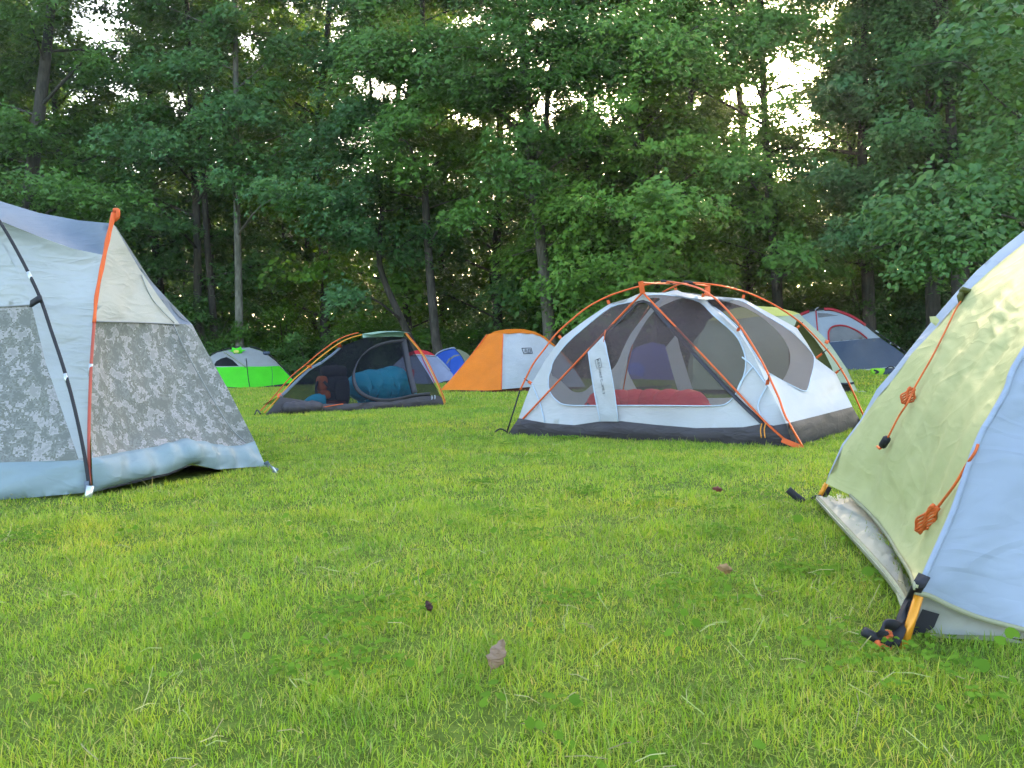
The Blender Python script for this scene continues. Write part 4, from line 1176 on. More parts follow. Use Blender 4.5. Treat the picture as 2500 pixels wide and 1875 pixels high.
    # guy cords on the fly
    def cord(pts, bundle, toggle=None):
        p3 = [side(*p, .016) for p in pts]
        MB().tube(cr(p3, 5), .0028, 7).build('guy_cord', M['orange_cord'], t)
        a, b, wd = bundle
        m = MB(); A_, B_ = side(*a, .028), side(*b, .028)
        ax = (B_ - A_); nrm = (cO - A_).normalized(); sd = ax.cross(nrm).normalized()
        n = 9
        for k in range(n):
            f = (k / (n - 1) - .5); pth = []
            for q in range(13):
                u = q / 12; prof = math.sin(math.pi * (u * .86 + .07)) ** .7
                pth.append(A_ + ax * u + sd * (f * wd * prof + .004 * math.sin(u * 9 + k)) + nrm * (.012 * prof * (1 - abs(f) * 1.2) + .003 * math.sin(k * 2.1 + u * 5)))
            m.tube(pth, .0027, 6)
        m.build('cord_hank', M['orange_cord'], t)
        if toggle:
            c, d = side(*toggle[0], .02), side(*toggle[1], .02)
            MB().tube([c, c.lerp(d, .12), c.lerp(d, .88), d], [.006, .012, .012, .006], 8).build('cord_toggle', M['black'], t)
            e2 = [side(*p, .016) for p in toggle[2]]
            MB().tube(cr(e2, 4), .004, 6).build('cord_end', M['orange_cord'], t)
    cord([(2347, 734), (2334, 754), (2309, 806), (2276, 871), (2233, 946), (2218, 980), (2197, 1012), (2185, 1034), (2168, 1068)], ((2230, 948), (2206, 986), .032), ((2167, 1068), (2153, 1090), [(2153, 1090), (2148, 1095), (2142, 1090)]))
    cord([(2388, 1085), (2380, 1105), (2359, 1136), (2330, 1185), (2289, 1239)], ((2288, 1238), (2240, 1298), .028))
    MB().strip(cr([side(*p, .014) for p in [(2368, 708), (2354, 722), (2344, 738)]], 4), Vector((.5, .5, -.5)), .05, .012).build('guy_tab', M['darkolive'], t)
    tb = [(2269, 773), (2284, 772), (2294, 782), (2285, 796), (2272, 786)]
    panel('velcro_tab', Surf([(p[0], p[1], pLc(*p) - .03) for p in tb]), tb, M['olive'], t, sp=6)
    # the front goes on to the right, outside the picture
    q1, q2 = W(*r1), W(*r2)
    e1 = [q1, q1.lerp(q2, .5) + Vector((0, 0, .03)), q2, q2.lerp(cen, .5) + Vector((0, 0, .05)), cen]
    e2 = [NR + Vector((0, 0, .08)), NR.lerp(cen, .25) + Vector((0, 0, .30)), NR.lerp(cen, .5) + Vector((0, 0, .30)), NR.lerp(cen, .75) + Vector((0, 0, .18)), cen]
    loft('front_fly', [[a.lerp(b, k / 4) for a, b in zip(e1, e2)] for k in range(5)], M['skyblue'], t)
    # the walls on the sides away from the camera
    hemL = [LC + rt * 2.1 * k / 6 + Vector((0, 0, .06)) for k in range(7)]
    def arc(a, b, lift, n=7): return [a.lerp(b, k / (n - 1)) + Vector((0, 0, lift * math.sin(math.pi * k / (n - 1)))) for k in range(n)]
    rows = []
    for k in range(7):
        f = k / 6
        base = (LC + rt * .10).lerp(RR, f); base.z = .06
        rows.append(arc(base, cen - Vector((0, 0, .03)), .26))
    loft('far_fly', rows, M['olive'], t)
    rows = []
    for k in range(7):
        base = NR.lerp(RR, k / 6); base.z = .06
        rows.append(arc(base, cen - Vector((0, 0, .03)), .26))
    loft('side_fly', rows, M['olive'], t)
    return t

# ---------------------------------------------------------------- near left camouflage tent
def camo_tent():
    base = G(219, 1214); rc = G(652, 1140); stake = G(675, 1155)
    t = thing('camouflage_tent', (base.x, base.y, 0), 'grey camouflage tent with blue grey roof and orange sleeved pole, near left', 'tent')
    top = W(277, 522, 4.22)
    pO = lambda x, y: base.y + (top.y - base.y) * np.clip((1214 - y) / (1214 - 522), 0, 1) ** 1.15
    op = [(265, 575), (251, 643), (236, 720), (230, 788), (223, 884), (219, 980), (217, 1077), (219, 1193)]
    opd = on(pO, op)
    pB_ = lambda x, y: base.y + (4.0 - base.y) * np.clip((1214 - y) / (1214 - 542), 0, 1)
    bpx = [(-30, 500), (0, 542), (29, 590), (67.5, 662), (99, 730), (125, 807), (154, 894), (178, 980), (202.5, 1091), (219, 1193)]
    bpd = on(pB_, bpx)
    wall_ = lambda x, y, k=.05: pB_(x, y) + k
    foot([base, rc, rc + Vector((-1.2, 1.8, 0)), base + Vector((-2.5, 1.8, 0)), base + Vector((-2.5, -.02, 0))])
    # roof
    rt_top = [(-260, 430, 4.75), (-120, 460, 4.6), (0, 491, 4.5), (96, 520, 4.45), (193, 538, 4.36), (268, 545, 4.25)]
    rt_low = [(250, 622, 4.14), (178, 607, 4.12), (96, 578, 4.06), (0, 539, 4.02), (-120, 500, 4.0), (-260, 470, 4.0)]
    roof = Surf(rt_top + rt_low)
    panel('roof', roof, [(p[0], p[1]) for p in rt_top + rt_low], M['blueroof'], t, sp=14, wr=.010, fr=2.5, seed=31, bulge=-.02)
    # cream wall between the black pole and the orange pole
    wl = [(-260, 470, 4.0), (-120, 500, 4.0), (0, 539, 4.02), (96, 578, 4.06), (178, 607, 4.12), (250, 622, 4.14)] + opd[1:]
    lowl = [(193, 1123, base.y + .03), (149, 995, pB_(149, 995) + .05), (111, 884, pB_(111, 884) + .07), (77, 744, pB_(77, 744) + .08), (45, 665, pB_(45, 665) + .08), (0, 585, 4.06), (-260, 520, 4.08)]
    cw = Surf(wl + lowl + [(219, 1193, base.y + .02)])
    panel('inner_wall', cw, [(p[0], p[1]) for p in wl] + [(205, 1130)] + [(p[0], p[1]) for p in lowl], M['greycloth'], t, sp=13, wr=.014, fr=3.0, seed=33, bulge=-.03, edge=60)
    # window cover and camouflage panel at far left
    wc = [(-260, 520, 4.08), (0, 585, 4.06), (45, 665, pB_(45, 665) + .08), (77, 744, pB_(77, 744) + .08), (0, 749, 3.98), (-260, 765, 3.98)]
    lw_ = Surf(wc + lowl + [(0, 1129, base.y + .04), (-260, 1140, base.y + .04), (193, 1123, base.y + .03)])
    panel('window_cover', lw_, [(p[0], p[1]) for p in wc], M['greycloth'], t, sp=14, wr=.006, seed=35)
    panel('camouflage_wall', lw_, [(-260, 765), (0, 749), (77, 744), (111, 884), (149, 995), (193, 1123), (100, 1126), (0, 1129), (-260, 1140)], M['camo'], t, sp=14, wr=.012, fr=2.4, seed=36, edge=60)
    MB().tube([lw_(x, 749 - .06 * x, .006) for x in (-260, -100, 0, 40, 75)], .004, 5).build('wall_seam', M['midgrey'], t)
    gl = Surf([(-260, 1140, base.y + .04), (0, 1129, base.y + .04), (100, 1126, base.y + .04), (193, 1123, base.y + .03), (212, 1126, base.y + .02), (213, 1200, base.y), (96, 1212, base.y - .02), (0, 1220, base.y - .02), (-260, 1240, base.y - .02)])
    panel('groundsheet', gl, [(-260, 1140), (0, 1129), (100, 1126), (193, 1123), (212, 1127), (213, 1202), (96, 1213), (0, 1221), (-260, 1241)], M['bluebase'], t, sp=11, wr=.016, fr=3.2, seed=37, bulge=.02, edge=30)
    # right front: camouflage door with cream gable
    pr = lambda x, y: (lambda f, g: f * (1 - g) + g * (f + 0))(0, 0)
    R = rc.y
    gab = [(280, 546, 4.22), (338, 653, 4.42), (390, 728, 4.52), (436, 791, 4.60)]
    sil = [(470, 793, 4.68), (506, 865, 4.70), (555, 947, 4.70), (622, 1077, R + .02)]
    hem = [(622, 1077, R + .02), (590, 1087, R - .04), (555, 1089, R - .12), (482, 1077, R - .28), (439, 1075, R - .38), (386, 1089, R - .52), (313, 1101, R - .68), (224, 1118, base.y + .02)]
    left = on(pO, [(222, 980), (222, 884), (230, 800)])
    door = Surf(gab + sil + hem + left + [(234, 785, pO(234, 785)), (265, 575, pO(265, 575)), (250, 660, pO(250, 660))])
    panel('camouflage_door', door, [(234, 785), (330, 787), (436, 791), (470, 793)] + [(p[0], p[1]) for p in sil[1:]] + [(p[0], p[1]) for p in hem[1:]] + [(219, 1000), (223, 884), (229, 800)], M['camo'], t, sp=12, wr=.014, fr=2.4, seed=41, edge=60, bulge=-.02)
    panel('gable', door, [(278, 548), (338, 653), (390, 728), (438, 791), (330, 787), (234, 785), (240, 730), (253, 655), (266, 585)], M['cream'], t, sp=11, wr=.006, fr=3, seed=43)
    MB().tube(cr([door(*p, .006) for p in [(234, 785), (330, 787), (400, 790), (438, 792)]], 4), .004, 5).build('wall_seam', M['midgrey'], t)
    MB().tube(cr([door(*p, .006) for p in [(424, 793), (450, 850), (500, 940), (560, 1040), (600, 1080)]], 4), .004, 5).build('door_seam', M['midgrey'], t)
    MB().tube(cr([door(*p, .006) for p in [(345, 670), (372, 730), (426, 788)]], 4), .003, 5).build('gable_seam', M['greycloth'], t)
    rr = Surf([(280, 546, 4.25), (338, 653, 4.46), (390, 728, 4.56), (438, 791, 4.64), (470, 793, 4.72), (420, 745, 4.85), (376, 696, 4.80), (309, 600, 4.5), (285, 556, 4.35)])
    panel('roof', rr, [(282, 549), (309, 600), (340, 650), (376, 694), (420, 742), (471, 794), (438, 791), (390, 728), (338, 653)], M['blueroof'], t, sp=9)
    gs = [(224, 1118, base.y + .02)] + hem[::-1][1:] + [(636, 1110, R), (649, 1138, R - .02)]
    gb = [(600, 1141, R - .12), (530, 1146, R - .30), (468, 1132, R - .42), (410, 1155, R - .58), (338, 1170, R - .74), (270, 1189, base.y + .10), (227, 1202, base.y + .01)]
    gsf = Surf(gs + gb + [(468, 1100, R - .44), (330, 1140, R - .76)])
    panel('groundsheet', gsf, [(p[0], p[1]) for p in gs + gb], M['bluebase'], t, sp=8, wr=.020, fr=3.8, seed=45, bulge=.035, edge=26)
    under = MB()
    under.add([base + Vector((.02, .05, .02)), W(410, 1160, R - .5), W(468, 1136, R - .34), W(560, 1150, R - .1), rc, rc + Vector((-.5, 1.0, 0)), base + Vector((-.6, 1.2, 0))], [(0, 1, 2, 3, 4, 5, 6)])
    under.build('groundsheet_floor', M['charcoal'], t, False)
    # poles
    sl_ = P3([(279, 520, top.y - .02)] + [(p[0], p[1], p[2] - .02) for p in opd[:4]])
    spn = cr(sl_, 6); MB().tube(spn, [.0125 - .0045 * (i / (len(spn) - 1)) ** .6 + .0012 * math.sin(i * 1.1) for i in range(len(spn))], 10).build('pole_sleeve', M['orange_tape'], t)
    MB().tube(cr([sl_[0] + Vector((.0, 0, -.035)), sl_[0] + Vector((.02, -.01, -.02)), sl_[0] + Vector((.022, -.01, .01)), sl_[0] + Vector((0, 0, .015))], 4), .010, 8).build('sleeve_end', M['orange_tape'], t)
    tube('pole', P3([(p[0], p[1], p[2] - .02) for p in opd[3:]]), .0075, M['crimson_pole'], t, 8, 5)
    tube('pole', P3([(p[0], p[1], p[2] - .03) for p in bpd]), .0078, M['black'], t, 8, 5)
    def ferrule(a, b, d):
        MB().tube([W(*a, d), W(*b, d)], .009, 10).build('ferrule', M['steel'], t)
    ferrule((68, 664), (84, 696), pB_(68, 664) - .035); ferrule((158, 912), (169, 946), pB_(160, 912) - .035); ferrule((222, 888), (220, 918), pO(222, 888) - .025)
    MB().tube([base + Vector((-.005, -.02, -.03)), W(221, 1186, base.y - .02)], .016, 10).build('pole_foot', M['steel'], t)
    MB().strip(P3([(211, 1175, base.y - .02), (213, 1205, base.y - .03)]), Vector((1, 0, 0)), .02, .006).build('foot_strap', M['blueroof'], t)
    MB().strip(cr(P3([(76, 742, pB_(76, 742) + .02), (90, 733, pB_(80, 733) - .04), (101, 727, pB_(99, 727) - .05)]), 3), Vector((0, .3, 1)), .03, .012).build('pole_clip', M['black'], t)
    MB().strip(cr([W(648, 1128, R - .02), W(658, 1142, R - .03), stake + Vector((0, 0, .01))], 3), Vector((.7, 0, .6)), .03, .006).build('stake_strap', M['blueroof'], t)
    MB().tube([stake + Vector((-.02, 0, .03)), stake + Vector((.02, 0, -.02))], .005, 6).build('stake', M['steel'], t)
    # the tent goes on to the left, outside the picture, and closes round the back
    c0 = [W(-260, 430, 4.75), W(-260, 470, 4.0), W(-260, 765, 3.98), W(-260, 1140, base.y + .04), W(-260, 1241, base.y - .02)]
    def bend(k):
        q = []
        for i, p in enumerate(c0):
            o = Vector((-1.25 * math.sin(k * 1.57), 1.5 * (1 - math.cos(k * 1.57)) * (1 if i else .35), 0)); v = p + o
            v.z = p.z * (1 - (.55, .5, .15, 0, 0)[i] * k * k); q.append(v)
        return q
    rows = [bend(k / 5) for k in range(6)]
    loft('roof', [r_[:2] for r_ in rows], M['blueroof'], t)
    loft('camouflage_wall', [r_[1:4] for r_ in rows], M['camo'], t)
    loft('groundsheet', [r_[3:] for r_ in rows], M['bluebase'], t)
    # walls away from the camera
    pk = W(282, 552, 4.3)
    bk1, bk2 = rc + Vector((-.75, 1.7, .05)), base + Vector((-2.4, 1.9, .05))
    e0 = [W(622, 1077, R + .03), W(555, 947, 4.72), W(470, 795, 4.74), W(376, 697, 4.84), pk]
    def inward(p, k):
        q = Vector(p) + Vector((-1.1 * k, .55 * k, 0)) + Vector((-.30, .55, 0)) * (k * 1.5); q.z *= 1 - .1 * k; return q
    loft('back_wall', [[inward(p, k / 3) for p in e0] for k in range(4)], M['greycloth'], t)
    last = [inward(p, 1) for p in e0][::-1]
    loft('back_wall', [[a.lerp(b, k / 4) + Vector((0, .5 * math.sin(k / 4 * 3.14), 0)) for a, b in zip(rows[-1], last)] for k in range(5)], M['greycloth'], t)
    return t

# ---------------------------------------------------------------- low black mesh tent with orange poles
def black_mesh_tent():
    L = G(646, 1015); R = G(1085, 990)
    e = (R - L); e.z = 0; ln = e.length; e.normalize(); bk = Vector((-e.y, e.x, 0))
    t = thing('mesh_tent', (L + R) / 2, 'low black mesh tent with a mint green cap and orange poles, turquoise bedding inside', 'tent')
    Lb, Rb = L + bk * .2 + e * .10, R + bk * .95 - e * .05
    foot([L, R, Rb, Lb])
    pF = vplane(L, R)
    ymid = lambda px, py: pF(px, py) + .48 * np.clip((975 - py) / 150, 0, 1)
    up = [(686, 968), (724, 931), (757.5, 900.5), (783, 886.5), (830, 849), (884, 828)]
    cap_lo = [(886, 826), (923, 823), (956, 822), (985, 822.6)]
    dn = [(998.5, 833), (1012.5, 861), (1043, 909), (1066, 948), (1078, 972)]
    S1 = Surf(on(ymid, up + cap_lo + dn) + on(pF, [(686, 972), (732, 977), (788, 987), (844, 986), (930, 981), (984, 973), (1054, 965), (1084, 985)]))
    bathtop = [(1070, 966), (1030, 967), (984, 973), (930, 980), (844, 986), (788, 986), (732, 976), (690, 970)]
    panel('mesh_canopy', S1, up + cap_lo + dn + bathtop, M['blacknet'], t, sp=12)
    def refl(p, k=1.0):
        # the far side leans the same way
        q = Vector(p); d = (q - L).dot(bk); w = .85
        return q + bk * (w - 2 * d) * k
    far = [refl(S1(*p)) for p in up + cap_lo + dn]
    _n = len(far)
    far = [refl(S1(*p), .12 + .80 * min(1, (k / (_n - 1)) * 1.5)) for k, p in enumerate(up + cap_lo + dn)]
    near_ = [S1(*p) for p in up + cap_lo + dn]
    gl = [L.lerp(R, k / (len(far) - 1)) + bk * (.10 + .75 * min(1, k / (len(far) - 1) * 1.5)) + Vector((0, 0, .12)) for k in range(len(far))]
    loft('mesh_canopy', [near_, [a.lerp(b, .5) + Vector((0, 0, .01)) for a, b in zip(near_, far)], far, gl], M['blacknet'], t)
    gb = Surf(on(pF, bathtop + [(646, 1015), (800, 1007), (940, 999), (1085, 990), (1078, 972), (686, 968)]))
    panel('groundsheet', gb, [(686, 968)] + bathtop[::-1] + [(1078, 970), (1085, 991), (1000, 997), (940, 1000), (800, 1008), (720, 1012), (645, 1016)], M['charcoal'], t, sp=8, wr=.02, fr=2.5, seed=61, bulge=.03, edge=14)
    fl = MB(); fl.add([L + Vector((0, 0, .015)), R + Vector((0, 0, .015)), Rb + Vector((0, 0, .015)), Lb + Vector((0, 0, .015))], [(0, 1, 2, 3)]); fl.build('groundsheet_floor', M['charcoal'], t, False)
    rl = []
    for k in range(17):
        f = k / 16; p = gb(690 + 96 * f, 997 - 4 * f, .05); rl.append(p)
    MB().tube(rl, [.075 * min(1, .5 + 4 * f / 16, .5 + 4 * (16 - f) / 16) * (1 + .12 * math.sin(f * 1.7)) for f in range(17)], 12).build('rolled_door', M['charcoal'], t)
    MB().tube(cr([gb(789, 994, .03), gb(812, 990, .03), gb(838, 986, .03)], 3), .006, 6).build('door_zip', M['orange_tape'], t)
    cap = [(885, 815), (923, 809), (962, 808), (987, 812), (984.5, 822.6), (956, 822), (923, 823), (886, 826)]
    ym2 = lambda px, py: ymid(px, 823) - .03 + (.16 if py < 818 else 0)
    cs = Surf(on(ym2, cap)); panel('ridge_cap', cs, cap, M['mint'], t, sp=6)
    c2 = [W(p[0], p[1], ym2(*p)) for p in cap[:4]]
    loft('ridge_cap', [c2, [refl(p) + Vector((0, 0, -.02)) for p in c2]], M['mint'], t)
    pl = lambda px, py: pF(px, py) + .42 * np.clip((1005 - py) / 190, 0, 1) - .03
    Apts = [(645, 1008), (682, 968), (718, 926), (755, 895), (788, 867), (825, 840), (853, 826), (884, 817)]
    for dx, dy, dd, m in ((0, 0, 0, 'gold_pole'), (-9, -5, .35, 'orange_pole')):
        tube('pole', [W(p[0] + dx, p[1] + dy, pl(*p) + dd) for p in Apts], .0075, M[m], t, 7, 4)
    Bp = [(988, 813), (1004, 832), (1024, 856), (1042, 885), (1066, 935), (1082, 976), (1084, 990)]
    tube('pole', on3(pl, Bp), .0075, M['gold_pole'], t, 7, 4)
    tube('pole', [W(p[0] + 3, p[1] - 1, pl(*p) + .4) for p in Bp], .0075, M['orange_pole'], t, 7, 4)
    # door zip arc
    arc = [(990, 832), (945, 837), (905, 852), (880, 873), (866, 900), (863, 925), (872, 950), (893, 967), (925, 977), (965, 976), (1010, 966), (1050, 962)]
    MB().strip(cr([S1(*p, .012) for p in arc], 4), Vector((.6, 0, .8)), .05, .006).build('door_zip', M['zip'], t)
    MB().strip(cr([S1(*p, .012) for p in [(984, 825), (992, 870), (1002, 920), (1012, 960)]], 4), Vector((1, 0, .2)), .08, .006).build('rolled_flap', M['zip'], t)
    MB().strip(cr([S1(*p, .008) for p in [(684, 970), (724, 931), (757, 900.5), (784, 886)]], 4), Vector((.5, 0, -.8)), .035, .004).build('edge_tape', M['blueroof'], t)
    MB().strip(cr([S1(*p, .008) for p in [(784, 886), (808, 868), (830, 849)]], 4), Vector((.5, 0, -.8)), .03, .004).build('edge_tape', M['blueroof'], t)
    for px, py in ((830, 848), (757, 900), (684, 969)):
        a = S1(px, py, .0); b = W(px - 4, py - 8, pl(px, py))
        MB().strip([a, b], Vector((1, 0, .4)), .05, .006).build('clip', M['orange_tape'], t, False)
    tg = MB()
    for px, py in ((1054, 966), (1061, 965)):
        MB().tube(cr([S1(px, py, .03), S1(px + 1, py + 5, .03), S1(px, py + 9, .03)], 3), .008, 6).build('zip_pull', M['whitecool'], t)
    MB().tube(cr([G(622, 1016) + Vector((0, 0, .02)), G(628, 1013) + Vector((0, 0, .06)), G(636, 1015) + Vector((0, 0, .02))], 4), .008, 6).build('stake_loop', M['black'], t)
    # things inside
    sb = thing('sleeping_bag', gp(*(S1(930, 960) + bk * .35)[:2]), 'puffy turquoise sleeping bag heaped inside the low black mesh tent', 'sleeping bag')
    n = 44; P = []; Rd = []
    a, b = W(868, 962, pF(868, 962) + .55), W(998, 960, pF(998, 960) + .55)
    prof = cr([(0, .10), (.1, .21), (.3, .23), (.45, .22), (.6, .25), (.78, .23), (.9, .14), (1, .03)], 8)
    for k in range(n + 1):
        f = k / n; r = float(np.interp(f, prof[:, 0], prof[:, 1])) * (.90 + .12 * abs(math.sin(f * 3.1416 * 5)))
        p = a.lerp(b, f); p.z = .03 + r; P.append(p); Rd.append(r)
    MB().tube(P, Rd, 18).build('quilted_shell', M['teal_nylon'], sb)
    MB().tube(cr([P[-3] + Vector((0, -.02, -.02)), P[-1] + Vector((.05, 0, .03)), P[-1] + Vector((.10, 0, .12))], 3), [.05, .05, .04, .03, .03, .02, .01], 8).build('hood', M['teal_nylon'], sb)
    st_ = thing('stuff_sack', gp(*(S1(760, 975) + bk * .3)[:2]), 'small turquoise bag end poking out left of the backpack in the black mesh tent', 'bag')
    a, b = W(733, 981, pF(733, 975) + .3), W(790, 975, pF(790, 975) + .3)
    P = [a.lerp(b, k / 12) for k in range(13)]; Rd = [.02 + .075 * math.sin(min(1, k / 9) * 1.57) for k in range(13)]
    for p, r in zip(P, Rd): p.z = .025 + r
    MB().tube(P, Rd, 12).build('quilted_shell', M['teal_nylon'], st_)
    return S1, pF, bk

def on3(pl, pts): return [W(p[0], p[1], pl(*p)) for p in pts]

def rounded_block(c, sx, sy, sz, axx, axy, r=.28, n=10, lean=(0, 0), noise_=.0, seed=1):
    """a soft box: superellipsoid around c with its own axes"""
    V = []; F = []; m = 16; rr = np.random.default_rng(seed)
    def sp(v, e): return math.copysign(abs(v) ** e, v)
    for i in range(n + 1):
        ph = -math.pi / 2 + math.pi * i / n
        for k in range(m):
            th = 2 * math.pi * k / m
            x = sp(math.cos(ph), .5) * sp(math.cos(th), .5); y = sp(math.cos(ph), .5) * sp(math.sin(th), .5); z = sp(math.sin(ph), .6)
            q = 1 + noise_ * math.sin(3 * th + 2 * ph + seed)
            V.append(Vector(c) + Vector(axx) * (x * sx * q + lean[0] * z) + Vector(axy) * (y * sy * q + lean[1] * z) + Vector((0, 0, z * sz)))
    for i in range(n):
        for k in range(m):
            k2 = (k + 1) % m
            F.append((i * m + k, i * m + k2, (i + 1) * m + k2, (i + 1) * m + k))
    return V, F

def backpack(pF, bk):
    ax = Vector((bk.y, -bk.x, 0)).normalized(); fy = -bk
    c = W(812, 945, pF(812, 945) + .38); H = .46
    t = thing('backpack', (c.x, c.y, .02), 'black and rust orange hiking backpack standing inside the low black mesh tent', 'backpack')
    t.location.z = .02
    def blk(name, dx, dy, z, sx, sy, sz, mat, **k):
        V, F = rounded_block(Vector((c.x, c.y, 0)) + ax * dx - fy * (-dy) + Vector((0, 0, z)), sx, sy, sz, ax, fy, **k)
        return mesh_obj(name, V, F, mat, t)
    blk('main_sack', .03, 0, .24, .17, .12, .22, M['black'], noise_=.03)
    blk('lid', .02, 0, .48, .16, .12, .075, M['black'], noise_=.04, seed=3)
    rust = plain('rust_cloth', (.42, .085, .02), .7)
    blk('side_pocket', -.15, .03, .33, .055, .09, .10, rust, noise_=.05, seed=4)
    blk('side_pocket', -.13, .04, .20, .065, .09, .06, rust, noise_=.05, seed=6)
    blk('front_pocket', .07, .13, .24, .10, .03, .13, M['black'], seed=5)
    blk('bottom_pocket', -.02, .02, .075, .17, .115, .06, M['maroon'], seed=7)
    o = Vector((c.x, c.y, 0))
    MB().strip(cr([o + ax * -.18 + fy * .02 + Vector((0, 0, .40)), o + ax * -.235 + fy * .05 + Vector((0, 0, .28)), o + ax * -.20 + fy * .05 + Vector((0, 0, .12))], 5), fy, .05, .015).build('shoulder_strap', M['black'], t)
    MB().strip(cr([o + ax * -.16 + fy * .13 + Vector((0, 0, .36)), o + ax * -.08 + fy * .13 + Vector((0, 0, .28)), o + ax * .0 + fy * .14 + Vector((0, 0, .22))], 5), Vector((0, 0, 1)), .035, .008).build('compression_strap', M['black'], t)
    MB().tube(cr([o + ax * -.03 + Vector((0, 0, .545)), o + ax * .02 + Vector((0, 0, .58)), o + ax * .07 + Vector((0, 0, .545))], 5), .008, 6).build('haul_loop', M['black'], t)

# ---------------------------------------------------------------- lime green and grey tent far left
def lime_tent():
    d = G(610, 948).y
    c = G(610, 948)
    t = thing('dome_tent', c, 'lime green and grey dome tent standing at the woodland edge, far left', 'tent')
    A = (578, 850, d + 1.0)
    lc = (488, 940, d + .25); rcn = (721, 934, d + .55); fc = (610, 949, d)
    def mid(y, x): return d
    fr_l = Surf([lc, fc, (500, 897, d + .42), (514, 870, d + .65), (546, 858, d + .85), A, (600.5, 895, d + .35), (604, 920, d + .18), (494, 918, d + .3), (550, 896, d + .38), (550, 944, d + .12)])
    fr_r = Surf([fc, rcn, A, (600.5, 895, d + .35), (604, 920, d + .18), (609, 849, d + 1.05), (637, 857, d + 1.0), (654, 867, d + .95), (671, 882, d + .85), (682, 893.5, d + .8), (701, 912, d + .7), (640, 895, d + .5), (660, 941, d + .28)])
    foot([W(*lc), W(*fc), W(*rcn), W(rcn[0] - 20, 930, d + 3)])
    panel('grey_front', fr_l, [(500, 897), (507, 881), (514, 870), (530, 861), (546, 857), (577, 851), (590, 872), (600.5, 895)], M['midgrey'], t, [[(520, 894), (528, 882), (540, 875), (553, 871.5), (568, 879), (583, 894)]], sp=7)
    panel('door_mesh', fr_l, [(520, 894), (528, 882), (540, 875), (553, 871.5), (568, 879), (583, 894)], M['blacknet'], t, sp=8)
    panel('green_front', fr_l, [(500, 897), (600.5, 895), (604, 920), (610, 949), (558, 945), (488, 941), (494, 918)], M['lime'], t, sp=8, wr=.01)
    panel('grey_side', fr_r, [(577, 851), (592, 849), (609, 848.5), (637, 857), (654, 867), (671, 882), (682, 893.5), (640, 895), (600.5, 895), (590, 872)], M['midgrey'], t, sp=7)
    panel('green_side', fr_r, [(600.5, 895), (640, 895), (682, 893.5), (701, 912), (721, 934), (660, 941), (610, 949), (604, 920)], M['lime'], t, sp=8, wr=.01)
    ved = fr_l
    MB().strip(cr([fr_l(p[0], p[1], .03) for p in [(545, 859), (572, 876), (600, 896)]], 4), Vector((.7, 0, -.7)), .08, .01).build('awning_edge', M['sage'], t)
    MB().tube(cr([fr_r(*p, .02) for p in [(601, 875), (603, 896), (606, 922), (610, 949)]], 4), .010, 6).build('corner_seam', M['black'], t)
    MB().tube(cr([fr_r(*p, .015) for p in [(663, 896), (665, 915), (664, 940)]], 3), .006, 5).build('panel_seam', M['navy'], t)
    st = [(557, 857), (566, 855), (566, 847), (577, 851), (588, 846), (591, 853), (601, 855), (592, 858), (588, 866), (578, 862), (571, 864), (568, 859)]
    panel('vent_cap', Surf([(p[0], p[1], d + .80) for p in st]), st, M['lime'], t, sp=5, wr=.03, bulge=.06, edge=8)
    yl = [(570, 856), (576, 854), (583, 856), (584, 860), (577, 862), (571, 861)]
    panel('vent_patch', Surf([(p[0], p[1], d + .72) for p in yl]), yl, M['yellow'], t, sp=5)
    pole = cr([fr_r(*p) + Vector((.0, .05, .02)) for p in [(609, 847), (637, 855.5), (654, 865.5), (671, 881), (690, 900), (721, 934)]], 4)
    MB().tube(pole, .016, 6).build('pole', M['black'], t)
    MB().tube(cr([fr_l(*p) + Vector((-.02, .02, .02)) for p in [(600, 848), (577, 849), (546, 856), (514, 869), (500, 890), (488, 940)]], 4), .016, 6).build('pole', M['black'], t)
    V, F = rounded_block(W(651, 862, d + .95), .10, .06, .05, Vector((1, 0, 0)), Vector((0, 1, 0))); mesh_obj('pole_hub', V, F, M['navy'], t)
    MB().strip([W(489, 944, d + .3), W(558, 947, d + .1), W(610, 951, d - .02), W(660, 944, d + .25), W(720, 936, d + .52)], Vector((0, 0, 1)), .06, .01).build('groundsheet_edge', M['black'], t)
    sil = [W(*lc)] + [fr_l(*p) for p in [(500, 897), (514, 870), (546, 857), (577, 851)]] + [fr_r(*p) for p in [(609, 849), (637, 857), (671, 882), (701, 912)]] + [W(*rcn)]
    back_shell(t, M['midgrey'], sil, 1.9)

